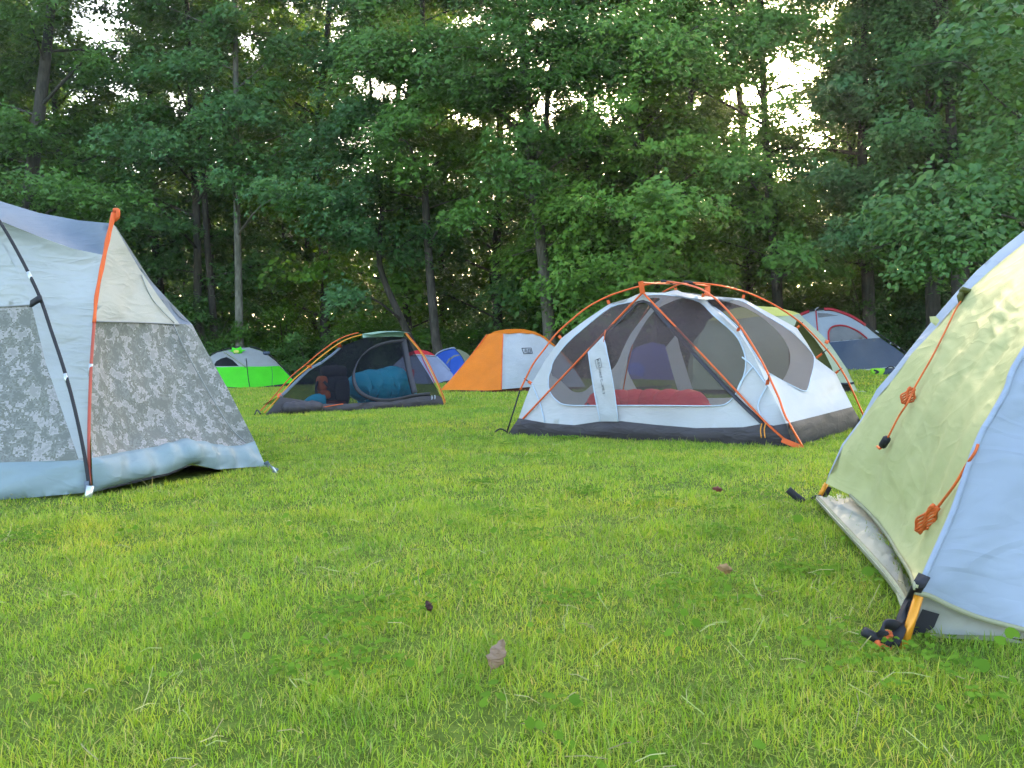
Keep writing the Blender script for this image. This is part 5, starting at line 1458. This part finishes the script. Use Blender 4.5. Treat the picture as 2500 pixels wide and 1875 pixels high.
# ---------------------------------------------------------------- red topped lilac tent and blue tent
def red_top_tent():
    d = G(1040, 938).y; b = G(1040, 938)
    t = thing('dome_tent', b, 'small lilac grey dome tent with red top and red base, behind the black mesh tent', 'tent')
    foot([G(915, 936), G(1045, 940), G(1100, 932)])
    lf = Surf([(915, 934, d + .3), (1046, 938, d), (1000, 859, d + .8), (1026, 854, d + .9), (960, 893, d + .55), (930, 918, d + .4), (1036, 900, d + .4)])
    panel('lilac_front', lf, [(930, 918), (945, 905), (962, 890), (982, 872), (1008, 866), (1021, 866), (1030, 885), (1041, 915), (1046, 938), (1010, 937), (1012, 902), (975, 902), (955, 934), (915, 934)], M['lilac'], t, sp=9)
    panel('red_panel', lf, [(975, 902), (1012, 902), (1010, 937), (955, 935)], M['scarlet'], t, sp=9)
    rt = Surf([(1046, 938, d), (1107, 916, d + .6), (1099, 930, d + .5), (1021, 866, d + .72), (1064, 869, d + .95), (1090, 895, d + .8), (1035, 900, d + .35)])
    panel('lilac_side', rt, [(1021, 866), (1040, 868), (1064, 869), (1078, 881), (1093, 898), (1107, 915), (1100, 929), (1072, 935), (1046, 938), (1036, 905)], M['lilac'], t, sp=8)
    tp = Surf([(1000, 862, d + .78), (1008, 857, d + .9), (1026, 853, d + 1.0), (1046, 858, d + 1.05), (1064, 869, d + .95), (1021, 866, d + .70)])
    panel('red_top', tp, [(982, 872), (1000, 860), (1010, 856.5), (1027, 853.5), (1046, 858), (1056, 863), (1064, 869), (1040, 868), (1021, 866), (1008, 867)], M['scarlet'], t, sp=6)
    MB().tube(cr([tp(*p, .02) for p in [(1008, 867), (1021, 866), (1042, 867.5), (1064, 869.5)]], 3), .018, 6).build('top_piping', M['whitecool'], t)
    MB().strip(cr([rt(*p, .02) for p in [(1035, 870), (1042, 890), (1052, 915), (1060, 936)]], 3), Vector((1, 0, .1)), .13, .01).build('pole_sleeve', M['skyblue'], t)
    MB().tube(cr([rt(*p, .04) for p in [(1030, 872), (1041, 895), (1054, 920), (1062, 938)]], 3), .014, 6).build('door_piping', M['crimson'], t)
    MB().tube(cr([rt(*p, .03) for p in [(1066, 871), (1080, 884), (1098, 904)]], 3), .022, 6).build('edge_piping', M['skyblue'], t)
    ud = Surf([(1075, 934, d + .1), (1100, 928, d + .4), (1082, 930, d + .15), (1094, 938, d + .3)])
    panel('groundsheet_edge', ud, [(1072, 936), (1082, 931), (1099, 928), (1096, 937), (1074, 940)], M['charcoal'], t, sp=6)
    sil = [W(915, 934, d + .3)] + [lf(*p) for p in [(930, 918), (962, 890), (982, 872)]] + [tp(*p) for p in [(1010, 857), (1027, 853.6), (1046, 858)]] + [rt(*p) for p in [(1064, 869), (1093, 898)]] + [W(1107, 915, d + .6)]
    back_shell(t, M['lilac'], sil, 1.7)

def blue_tent():
    d = G(1110, 936).y; b = G(1110, 936)
    t = thing('dome_tent', b, 'bright blue dome tent with a sage green rear, peeking out beside the orange tent', 'tent')
    foot([G(1066, 934), G(1110, 937), G(1160, 934)])
    f = Surf([(1060, 932, d + .4), (1140, 932, d), (1064, 868, d + .8), (1081, 858, d + .9), (1105, 852, d + .95), (1112, 853, d + .9), (1134, 884, d + .45), (1108, 910, d + .35)])
    sl = [(1089, 887), (1095, 876), (1108, 867), (1121, 865), (1123, 868), (1110, 871), (1098, 880), (1091, 889)]
    panel('blue_front', f, [(1060, 932), (1056, 900), (1064, 868), (1081, 858), (1093, 854), (1105, 852), (1112, 853), (1124, 866), (1134, 884), (1140, 905), (1142, 932)], M['royal'], t, [sl], sp=8)
    panel('window_mesh', f, sl, M['winnet'], t, sp=6)
    s = Surf([(1112, 853, d + .9), (1121, 853, d + 1.0), (1138, 861, d + 1.1), (1148, 869, d + 1.1), (1165, 895, d + 1), (1170, 930, d + .6), (1134, 884, d + .45), (1142, 932, d)])
    panel('sage_side', s, [(1112, 853), (1121, 853), (1138, 861), (1148, 869.5), (1160, 886), (1168, 908), (1172, 930), (1142, 932), (1140, 905), (1134, 884), (1124, 866)], M['sage'], t, sp=8)
    MB().tube(cr([f(*p) + Vector((0, -.02, .02)) for p in [(1060, 880), (1064, 868), (1081, 857), (1105, 851), (1112, 852.5)]], 4), .018, 6).build('edge_piping', M['skyblue'], t)
    MB().tube(cr([f(*p, .02) for p in [(1112, 853), (1124, 866), (1134, 884), (1141, 908)]], 4), .012, 6).build('corner_seam', M['navy'], t)
    MB().tube(cr([f(*p, .015) for p in [(1100, 872), (1098, 890), (1096, 930)]], 4), .006, 5).build('door_seam', M['navy'], t)
    sil = [W(1060, 932, d + .4), f(1056, 900), f(1064, 868), f(1081, 858), f(1105, 852), s(1121, 853), s(1138, 861), s(1160, 886), s(1168, 908), W(1172, 930, d + .6)]
    back_shell(t, M['royal'], sil, 1.6)

# ---------------------------------------------------------------- orange and pale grey tent
def orange_tent():
    d = G(1224, 958).y; b = G(1224, 958)
    t = thing('fly_tent', b, 'orange tent with a pale grey side panel, between the black and white mesh tents', 'tent')
    tipd = d + .35
    foot([G(1097, 956), G(1222, 960), G(1400, 950), G(1400, 940)])
    ol = Surf([(1076, 952.5, tipd), (1097, 931, d + .42), (1151, 868, d + .7), (1190, 817, d + .85), (1209, 811, d + .75), (1227, 816, d + .6), (1226, 860, d + .35), (1224, 951, d), (1150, 953, d + .18), (1226, 905, d + .15)])
    panel('orange_vestibule', ol, [(1076, 952), (1097, 930), (1122, 901), (1151, 867), (1190, 817), (1209, 813), (1228, 815), (1226, 860), (1225, 905), (1224, 952), (1190, 953.5), (1150, 953), (1110, 952)], M['orange_cloth'], t, sp=8, wr=.03, fr=1.6, seed=71, edge=22, bulge=-.02)
    wl = Surf([(1227, 816, d + .6), (1224, 951, d), (1226, 880, d + .25), (1268, 813, d + .75), (1300, 815, d + .85), (1320, 821, d + .95), (1356, 848, d + 1.05), (1400, 900, d + 1.0), (1430, 946, d + .8), (1291, 946, d + .2), (1300, 880, d + .45)])
    panel('grey_panel', wl, [(1228, 815), (1268, 813), (1300, 815), (1320, 821), (1356, 848), (1380, 872), (1405, 905), (1430, 945), (1350, 944), (1291, 945), (1224, 950.5), (1225, 905), (1226, 860)], M['whitecool'], t, sp=9, wr=.022, fr=1.3, seed=73, edge=22)
    band = Surf([(1190, 817, d + .85), (1209, 809, d + 1.0), (1235, 804, d + 1.0), (1281, 804, d + 1.15), (1307, 810, d + 1.2), (1330, 822, d + 1.25), (1359, 847, d + 1.25), (1229, 815, d + .62), (1268, 813, d + .75), (1300, 815, d + .85), (1320, 821, d + .95), (1356, 848, d + 1.06), (1400, 890, d + 1.2), (1398, 896, d + 1.05)])
    panel('orange_roof', band, [(1190, 817), (1209, 808.5), (1235, 804), (1260, 803), (1281, 804), (1307, 810), (1330, 822), (1359, 846), (1400, 889), (1398, 897), (1356, 848), (1320, 821), (1300, 815), (1268, 813), (1228, 815), (1209, 813)], M['orange_cloth'], t, sp=7)
    gs = [(1097, 953), (1150, 953.5), (1222, 952), (1291, 945), (1350, 944), (1430, 946), (1430, 954), (1350, 954), (1286, 956), (1222, 960), (1150, 957), (1099, 957)]
    panel('groundsheet', Surf([(p[0], p[1], d + .12 + (.25 if p[0] < 1120 else .15 if p[0] > 1280 else .03) + (.35 if p[0] > 1400 else 0)) for p in gs]), gs, M['maroon'], t, sp=6, wr=.015, fr=3)
    MB().tube(cr([ol(*p, .015) for p in [(1228, 816), (1226, 860), (1225, 905), (1224, 952)]], 3), .010, 6).build('corner_piping', M['orange_tape'], t)
    MB().tube([ol(1190, 817) + Vector((-.01, 0, .005)), W(1151, 867, d + .72), W(1100, 928, d + .44), W(1076, 953, tipd), W(1073, 955, tipd - .05)], .010, 6).build('edge_cord', M['orange_cord'], t)
    q = [(1274, 850), (1297, 849.5), (1300, 862.5), (1279, 863.5)]
    MB().tube([wl(*p, .012) for p in densify(q, 3)] + [wl(*q[0], .012)], .006, 5).build('logo_frame', M['ink'], t)
    cu = bpy.data.curves.new('lettering', 'FONT'); cu.body = 'REI'; cu.resolution_u = 2
    ob = bpy.data.objects.new('lettering', cu); C.objects.link(ob)
    me = bpy.data.meshes.new_from_object(ob.evaluated_get(bpy.context.evaluated_depsgraph_get())); bpy.data.objects.remove(ob)
    co = np.array([tuple(v.co) for v in me.vertices]); co -= co.min(0); sx, sy = co[:, 0].max(), co[:, 1].max()
    V = [wl(1281 + 15 * c[0] / sx, 861 - 8.5 * c[1] / sy, .012) for c in co]
    mesh_obj('lettering', V, [tuple(p.vertices) for p in me.polygons], M['ink'], t, False)
    sil = [W(1097, 950, tipd + .05), ol(1097, 931), ol(1151, 868), ol(1190, 817)] + [band(*p) for p in [(1209, 809), (1235, 804), (1281, 804), (1330, 822), (1359, 847), (1400, 890)]] + [wl(1416, 922), wl(1430, 945)]
    back_shell(t, M['orange_cloth'], sil, 1.6)

# ---------------------------------------------------------------- yellow roofed tent and navy tent at the right
def yellow_roof_tent():
    d = 12.4
    base = gp(4.2, d)
    t = thing('fly_tent', base, 'sage green tent with a lemon yellow roof, standing right behind the white mesh tent', 'tent')
    ro = Surf([(1760, 762, d + .6), (1800, 751, d + .7), (1847, 747, d + .8), (1893, 750, d + .75), (1936, 760, d + .6), (1952, 766, d + .5), (1900, 772, d + .2), (1840, 775, d + .15), (1770, 778, d + .2)])
    panel('yellow_roof', ro, [(1730, 782), (1760, 762), (1800, 751), (1847, 747), (1893, 750), (1936, 760), (1952, 766), (1925, 771), (1880, 772), (1840, 774), (1770, 782)], M['yellow'], t, sp=10)
    fw = Surf([(1730, 782, d + .3), (1770, 782, d + .2), (1840, 774, d + .15), (1952, 766, d + .45), (1943, 790, d + .2), (1900, 870, d), (1690, 950, d), (1695, 870, d + .1), (1860, 950, d), (1800, 950, d)])
    panel('sage_front', fw, [(1690, 950), (1692, 880), (1706, 825), (1730, 782), (1770, 782), (1840, 774), (1880, 772), (1925, 771), (1952, 766), (1940, 795), (1925, 800), (1925, 950), (1800, 952)], M['sage'], t, sp=13, wr=.012)
    sd = Surf([(1952, 766, d + .45), (1940, 795, d + .2), (1969, 784, d + .4), (1994, 805.5, d + .3), (2020, 831, d + .22), (2043, 864, d + .12), (2068, 901, d + .05), (2084, 936, d), (1960, 800, d + .15), (1990, 830, d + .10), (2015, 862, d + .05), (2043, 936, d - .03), (2095, 958, d - .05)])
    panel('fly_edge', sd, [(1952, 766), (1969, 784), (1994, 805.5), (2020, 831), (2043, 864), (2068, 901), (2084, 936), (2096, 959), (2088, 958), (2070, 937), (2043, 936), (2030, 895), (2014, 862), (1988, 826), (1960, 795), (1945, 780)], M['sage'], t, sp=9, wr=.01)
    inn = Surf([(1945, 780, d + .35), (1988, 826, d + .3), (2014, 862, d + .25), (2043, 936, d + .1), (1925, 800, d + .5), (1925, 940, d + .4)])
    panel('inner_fly', inn, [(1943, 782), (1960, 795), (1988, 826), (2014, 862), (2030, 895), (2044, 937), (2044, 957), (1922, 952), (1922, 798)], M['darkolive'], t, sp=10, wr=.02, bulge=.02)
    MB().strip(cr([sd(*p, .01) for p in [(2042, 936), (2064, 937), (2084, 935)]], 3), Vector((0, 0, 1)), .03, .01).build('hem_tape', M['navybath'], t)
    gd = [(2044, 938), (2072, 938), (2086, 957), (2046, 958)]
    panel('groundsheet', Surf([(p[0], p[1], d + .12) for p in gd]), gd, M['charcoal'], t, sp=6)
    MB().strip(cr([sd(2020, 831, .015), sd(2017, 838, .015)], 3), Vector((1, 0, 0)), .05, .01).build('guy_tab', M['orange_tape'], t)
    MB().tube(cr([W(2096, 957, d - .05), W(2104, 955, d - .1), W(2112, 957, d - .15), W(2117, 961, d - .2)], 4), .006, 6).build('guy_line', M['whitecool'], t)
    foot([W(1690, 950, d), W(2090, 958, d), W(2080, 940, d + 1.6), W(1720, 940, d + 1.6)])
    sil = [W(1690, 950, d)] + [fw(*p) for p in [(1692, 880), (1706, 825)]] + [ro(*p) for p in [(1760, 762), (1847, 747), (1936, 760)]] + [sd(*p) for p in [(1969, 784), (2020, 831), (2068, 901)]] + [W(2095, 957, d - .05)]
    back_shell(t, M['sage'], sil, 1.9)

def navy_tent():
    b = G(2074, 906); d = b.y
    t = thing('dome_tent', b, 'ice blue and navy dome tent with a crimson ridge, at the woodland edge', 'tent')
    A = (1992, 758, d + 1.1)
    corner = [(1996, 805, d + .7), (2004, 850, d + .35), (2020, 907, d)]
    f = Surf([A] + corner + [(2012, 757, d + 1.2), (2033, 758, d + 1.25), (2072, 771.5, d + 1.25), (2113, 796, d + 1.2), (2148, 825, d + 1.15), (2189, 852, d + 1.1), (2206, 865, d + 1.05), (2240, 896, d + .9), (2130, 902, d + .4), (2074, 906, d + .2), (2080, 833, d + .55)])
    win = [(2024, 835), (2022.6, 813), (2029, 800), (2040, 795.5), (2053, 794.5), (2066, 796.5), (2076, 800), (2089, 806), (2099, 812), (2117, 826.5), (2070, 831)]
    grey = [(1996, 764), (2020, 765), (2047, 770.5), (2020, 773), (1998, 775.5)]
    panel('ice_blue_front', f, [(1992, 759), (2012, 757), (2033, 758), (2072, 771.5), (2113, 796), (2130, 810), (2149, 825), (2117, 826.8), (2070, 831.5), (2024, 835.7), (2003, 838), (1999, 820), (1996, 800)], M['iceblue'], t, [win, grey], sp=8)
    panel('window_mesh', f, win, M['winnet'], t, sp=8)
    panel('vent_mesh', f, grey, M['winnet'], t, sp=6)
    panel('navy_front', f, [(2003, 838), (2024, 835.7), (2070, 831.5), (2117, 826.8), (2149, 825), (2170, 839), (2189, 852), (2206, 865), (2240, 896), (2185, 897), (2130, 902), (2074, 907), (2020, 908), (2011, 875)], M['navy'], t, sp=9, wr=.008)
    MB().tube(cr([f(*p, .02) for p in win[:9]] + [f(2117, 826.5, .02)], 3), .022, 6).build('window_piping', M['crimson'], t)
    MB().tube(cr([f(*p, .02) for p in [(2020, 908), (2074, 907), (2130, 902), (2185, 897)]], 3), .02, 6).build('groundsheet_edge', M['whitecool'], t)
    l = Surf([A] + corner + [(1975, 762, d + 1.25), (1955, 772, d + 1.35), (1925, 800, d + 1.3), (1890, 850, d + 1.1), (1870, 905, d + .8), (1940, 906, d + .4)])
    panel('ice_blue_side', l, [(1992, 759), (1975, 762), (1955, 770), (1925, 800), (1905, 838), (2003, 838), (1999, 820), (1996, 800)], M['iceblue'], t, sp=9)
    panel('navy_side', l, [(1905, 838), (2003, 838), (2011, 875), (2020, 908), (1940, 906), (1870, 905), (1885, 865)], M['navy'], t, sp=10)
    MB().tube(cr([f(1992, 759, .03)] + [W(p[0], p[1], p[2] - .03) for p in corner], 4), .016, 6).build('corner_piping', M['crimson'], t)
    top1 = [f(*p) + Vector((0, -.01, .02)) for p in [(2012, 757), (2033, 758), (2072, 771.5), (2095, 784), (2113, 796)]]
    m = MB(); m.strip(cr(top1, 4), Vector((0, .6, .8)), .07, .03); m.build('ridge_sleeve', M['crimson'], t)
    top2 = [l(*p) + Vector((0, -.01, .02)) for p in [(1975, 762), (1965, 766), (1955, 771), (1940, 785)]]
    MB().strip(cr(top2, 4), Vector((0, .6, .8)), .07, .03).build('ridge_sleeve', M['crimson'], t)
    MB().tube(cr([l(1978, 760) + Vector((0, 0, .02)), W(1992, 757, d + 1.1), f(2012, 756) + Vector((0, 0, .02))], 4), .02, 6).build('pole', M['black'], t)
    MB().tube(cr([W(1990, 758, d + 1.05), W(1993, 753, d + 1.05), W(1998, 751, d + 1.05)], 3), .012, 6).build('ridge_knot', M['whitecool'], t)
    MB().tube(cr([f(*p) + Vector((.04, 0, .03)) for p in [(2113, 795), (2148, 823), (2189, 850), (2240, 892)]], 4), .014, 6).build('pole', M['black'], t)
    for a, b_ in (((2138, 807), (2145, 812)), ((2173, 840), (2175, 836)), ((2191, 846), (2197, 851))):
        MB().tube([W(*a, d + 1.0), W(*b_, d + 1.0)], .016, 6).build('line_tensioner', M['whitecool'], t)
    foot([W(1870, 905, d + .8), W(2020, 908, d), W(2240, 896, d + .9), W(2100, 890, d + 3)])
    sil = [W(1870, 905, d + .8)] + [l(*p) for p in [(1885, 865), (1925, 800), (1955, 770), (1975, 762)]] + [f(*p) for p in [(2012, 757), (2033, 758), (2072, 771.5), (2113, 796), (2149, 825), (2189, 852)]] + [W(2240, 896, d + .9)]
    back_shell(t, M['navy'], sil, 2.0)
    # clothes left on the grass in front of it
    ga = G(2144, 915); gb = G(2172, 915)
    c = thing('crumpled_jacket', ga, 'crumpled lime green jacket lying on the grass before the navy tent', 'jacket')
    V, F = rounded_block(ga + Vector((0, 0, .06)), .15, .12, .075, Vector((1, 0, 0)), Vector((0, 1, 0)), noise_=.18, seed=3); mesh_obj('body', V, F, plain('lime_cloth', (.22, .52, .02), .7), c)
    MB().tube(cr([ga + Vector((-.13, -.10, .10)), ga + Vector((-.05, -.13, .06)), ga + Vector((-.12, -.13, .03))], 4), .02, 6).build('sleeve_lining', M['black'], c)
    c = thing('folded_bag', gb, 'dark navy bag lying next to the lime green jacket', 'bag')
    V, F = rounded_block(gb + Vector((0, .1, .06)), .16, .14, .075, Vector((1, 0, 0)), Vector((0, 1, 0)), noise_=.12, seed=5); mesh_obj('body', V, F, M['navy'], c)
    MB().tube(cr([gb + Vector((-.10, -.03, .12)), gb + Vector((0, -.06, .17)), gb + Vector((.10, -.03, .12))], 4), .012, 6).build('handle', M['black'], c)

def hidden_blue_tent():
    d = 15.0
    b = gp((1580 - CX) / FPX * d, d)
    t = thing('dome_tent', b, 'violet blue tent seen only dimly through the mesh of the large white tent', 'tent')
    f = Surf([(1528, 925, d), (1640, 930, d), (1540, 870, d + .3), (1560, 845, d + .6), (1590, 835, d + .7), (1625, 845, d + .6), (1640, 880, d + .3)])
    panel('violet_front', f, [(1526, 925), (1530, 890), (1542, 862), (1562, 844), (1592, 835), (1622, 842), (1640, 870), (1646, 928)], fabric('violet_polyester', (.10, .095, .28), .3), t, sp=10)
    panel('royal_panel', f, [(1532, 912), (1534, 888), (1560, 884), (1575, 900), (1570, 920)], M['royal'], t, sp=8, off=.02)
    sil = [f(*p) for p in [(1526, 925), (1530, 890), (1542, 862), (1562, 844), (1592, 835), (1622, 842), (1640, 870), (1646, 928)]]
    back_shell(t, M['royal'], sil, 1.6)
    foot([W(1526, 925, d), W(1646, 928, d), W(1640, 925, d + 1.6), W(1530, 925, d + 1.6)])

# ---------------------------------------------------------------- small things in the grass
def fallen_leaf(px, py, size, label, col, stand=.4, seed=1, z=.03):
    r = np.random.default_rng(seed)
    p = G(px, py)
    t = thing('fallen_leaf', p, label, 'leaf')
    ax = Vector((math.cos(seed), math.sin(seed) * .4, stand)).normalized(); sd = ax.cross(Vector((0, -1, .6))).normalized(); nn = ax.cross(sd)
    n = 9; V = []; F = []
    for i in range(n + 1):
        f = i / n; w_ = size * .27 * (math.sin(math.pi * f ** .8) ** .8 + .02) * (1 + .22 * math.sin(i * 2.4 + seed))
        for k in range(5):
            u = (k - 2) / 2
            V.append(p + Vector((0, 0, z)) + ax * (size * (f - .3)) + sd * (w_ * u) + nn * (size * (.22 * u * u - .16 * math.sin(f * 3) + .05 * math.sin(i * 1.7 + k))))
    for i in range(n):
        for k in range(4): F.append((i * 5 + k, i * 5 + k + 1, (i + 1) * 5 + k + 1, (i + 1) * 5 + k))
    m = fabric('dry_leaf', col, .2, .7, .8, 30, dirt=.4)
    mesh_obj('blade', V, F, m, t)
    MB().tube(cr([V[2], V[2] - ax * size * .15 + nn * .1 * size, V[2] - ax * size * .3], 3), size * .018, 5).build('stalk', m, t)

def small_things():
    fallen_leaf(1208, 1655, .055, 'large curled brown leaf standing in the grass, near the front of the lawn', (.33, .22, .16), 1.2, 1, .03)
    fallen_leaf(1780, 1425, .045, 'tan crumpled leaf lying on the grass left of the yellow green tent', (.36, .22, .10), .25, 4, .035)
    fallen_leaf(1050, 1525, .026, 'small dark purple brown leaf in the middle of the lawn', (.06, .025, .025), .8, 2, .035)
    fallen_leaf(1757, 1216, .04, 'small reddish leaf in the grass left of the yellow green tent', (.22, .07, .06), .2, 3, .035)
    # broad leaved weeds and clover: ground cover
    r = np.random.default_rng(31)
    P, N, Z = [], [], []
    stems = MB()
    spots = [(1180, 1440, 6), (1020, 1420, 5), (950, 1640, 6), (1330, 1790, 9), (1190, 1715, 8), (1345, 1745, 9), (2080, 1430, 5), (1960, 1330, 7), (1640, 1310, 5), (1900, 1370, 6), (1440, 1465, 7), (1610, 1480, 6), (1130, 1250, 6), (1080, 1290, 5), (760, 1330, 5), (700, 1305, 6), (430, 1420, 5), (200, 1690, 6), (470, 1650, 4), (1380, 1570, 6), (1230, 1290, 7), (1840, 1480, 6), (2130, 1420, 5), (1780, 1600, 8), (1700, 1560, 7), (300, 1310, 5), (1500, 1240, 5), (860, 1240, 4), (1600, 1180, 4), (2300, 1750, 7), (1640, 1860, 7), (2000, 1650, 5), (560, 1520, 5)]
    for px, py, n in spots:
        c = G(px, py)
        for k in range(n):
            q = c + Vector((r.normal(0, .05), r.normal(0, .06), 0))
            hh = r.uniform(.014, .030); P.append([q.x, q.y, float(gz(q.x, q.y)) + hh]); v = np.array([r.normal(0, .45), r.normal(-.2, .4), .9]); N.append(v / np.linalg.norm(v)); Z.append(r.uniform(.010, .019) * (1 + .10 * c.y))
    for px, py, s in ((2470, 1605, .045), (2440, 1625, .035), (2400, 1690, .045), (700, 1290, .045), (1950, 1300, .06), (2120, 1440, .05)):
        c = G(px, py); P.append([c.x, c.y, .045]); N.append(np.array([-.2, -.55, .8])); Z.append(s * .6)
    # clover: patches of small leaflets in threes
    for q in range(46):
        yy = r.uniform(1.2, 6.5); cx, cyy = r.uniform(-.6 * yy, .6 * yy), yy
        if any(bool(inpoly(np.array([cx]), np.array([cyy]), f_)[0]) for f_ in FOOT): continue
        rad = r.uniform(.05, .16)
        for k in range(int(r.uniform(20, 60))):
            a_ = r.uniform(0, 6.28); q_ = rad * math.sqrt(r.uniform(0, 1)); x0, y0 = cx + q_ * math.cos(a_), cyy + q_ * math.sin(a_)
            a0 = r.uniform(0, 6.28); sz = r.uniform(.008, .013); hh = r.uniform(.014, .03)
            for m_ in range(3):
                b_ = a0 + m_ * 2.094
                P.append([x0 + .6 * sz * math.cos(b_), y0 + .6 * sz * math.sin(b_), float(gz(x0, y0)) + hh]); N.append(np.array([r.normal(0, .25), r.normal(-.15, .25), .95])); Z.append(sz)
    P = np.array(P); N = np.array(N); N /= np.linalg.norm(N, axis=1)[:, None]; Z = np.array(Z)
    # round leaf: a fan of quads
    T = [[0, 0, 0]]; k = 10
    for i in range(k):
        a = 2 * math.pi * i / k; rr = 1.0 if i else .55
        T.append([rr * math.cos(a) + .25, rr * .92 * math.sin(a), .10 * math.cos(2 * a)])
    T = np.array(T); FT = np.array([[0, 1 + i, 1 + i + 1, 1 + (i + 2) % k] for i in range(0, k, 2)])
    A, B = frames(N, r.uniform(0, 6.28, len(P)))
    V = P[:, None, :] + Z[:, None, None] * .5 * (A[:, None, :] * T[None, :, 0:1] + B[:, None, :] * T[None, :, 1:2] + N[:, None, :] * T[None, :, 2:3])
    F = ((np.arange(len(P)) * len(T))[:, None, None] + FT[None]).reshape(-1, 4)
    wm = leaf_mat('weed_leaf', [(.09, .19, .018), (.13, .25, .022), (.18, .31, .03), (.26, .36, .05)], tf=.4, rough=.8, spec=.08)
    o = link_mesh('lawn_weeds', arr_mesh('lawn_weeds', V.reshape(-1, 3), F), wm, smooth=False)
    tag(o, 'broad leaved weeds and clover scattered among the grass', 'weeds', kind='stuff')
make_ground()
mats()
mesh_dome_tent()
near_fly_tent()
camo_tent()
_s, _p, _b = black_mesh_tent()
backpack(_p, _b)
orange_tent()
yellow_roof_tent()
navy_tent()
red_top_tent()
blue_tent()
lime_tent()
hidden_blue_tent()
make_forest()
small_things()
make_grass(FOOT)
make_veil()
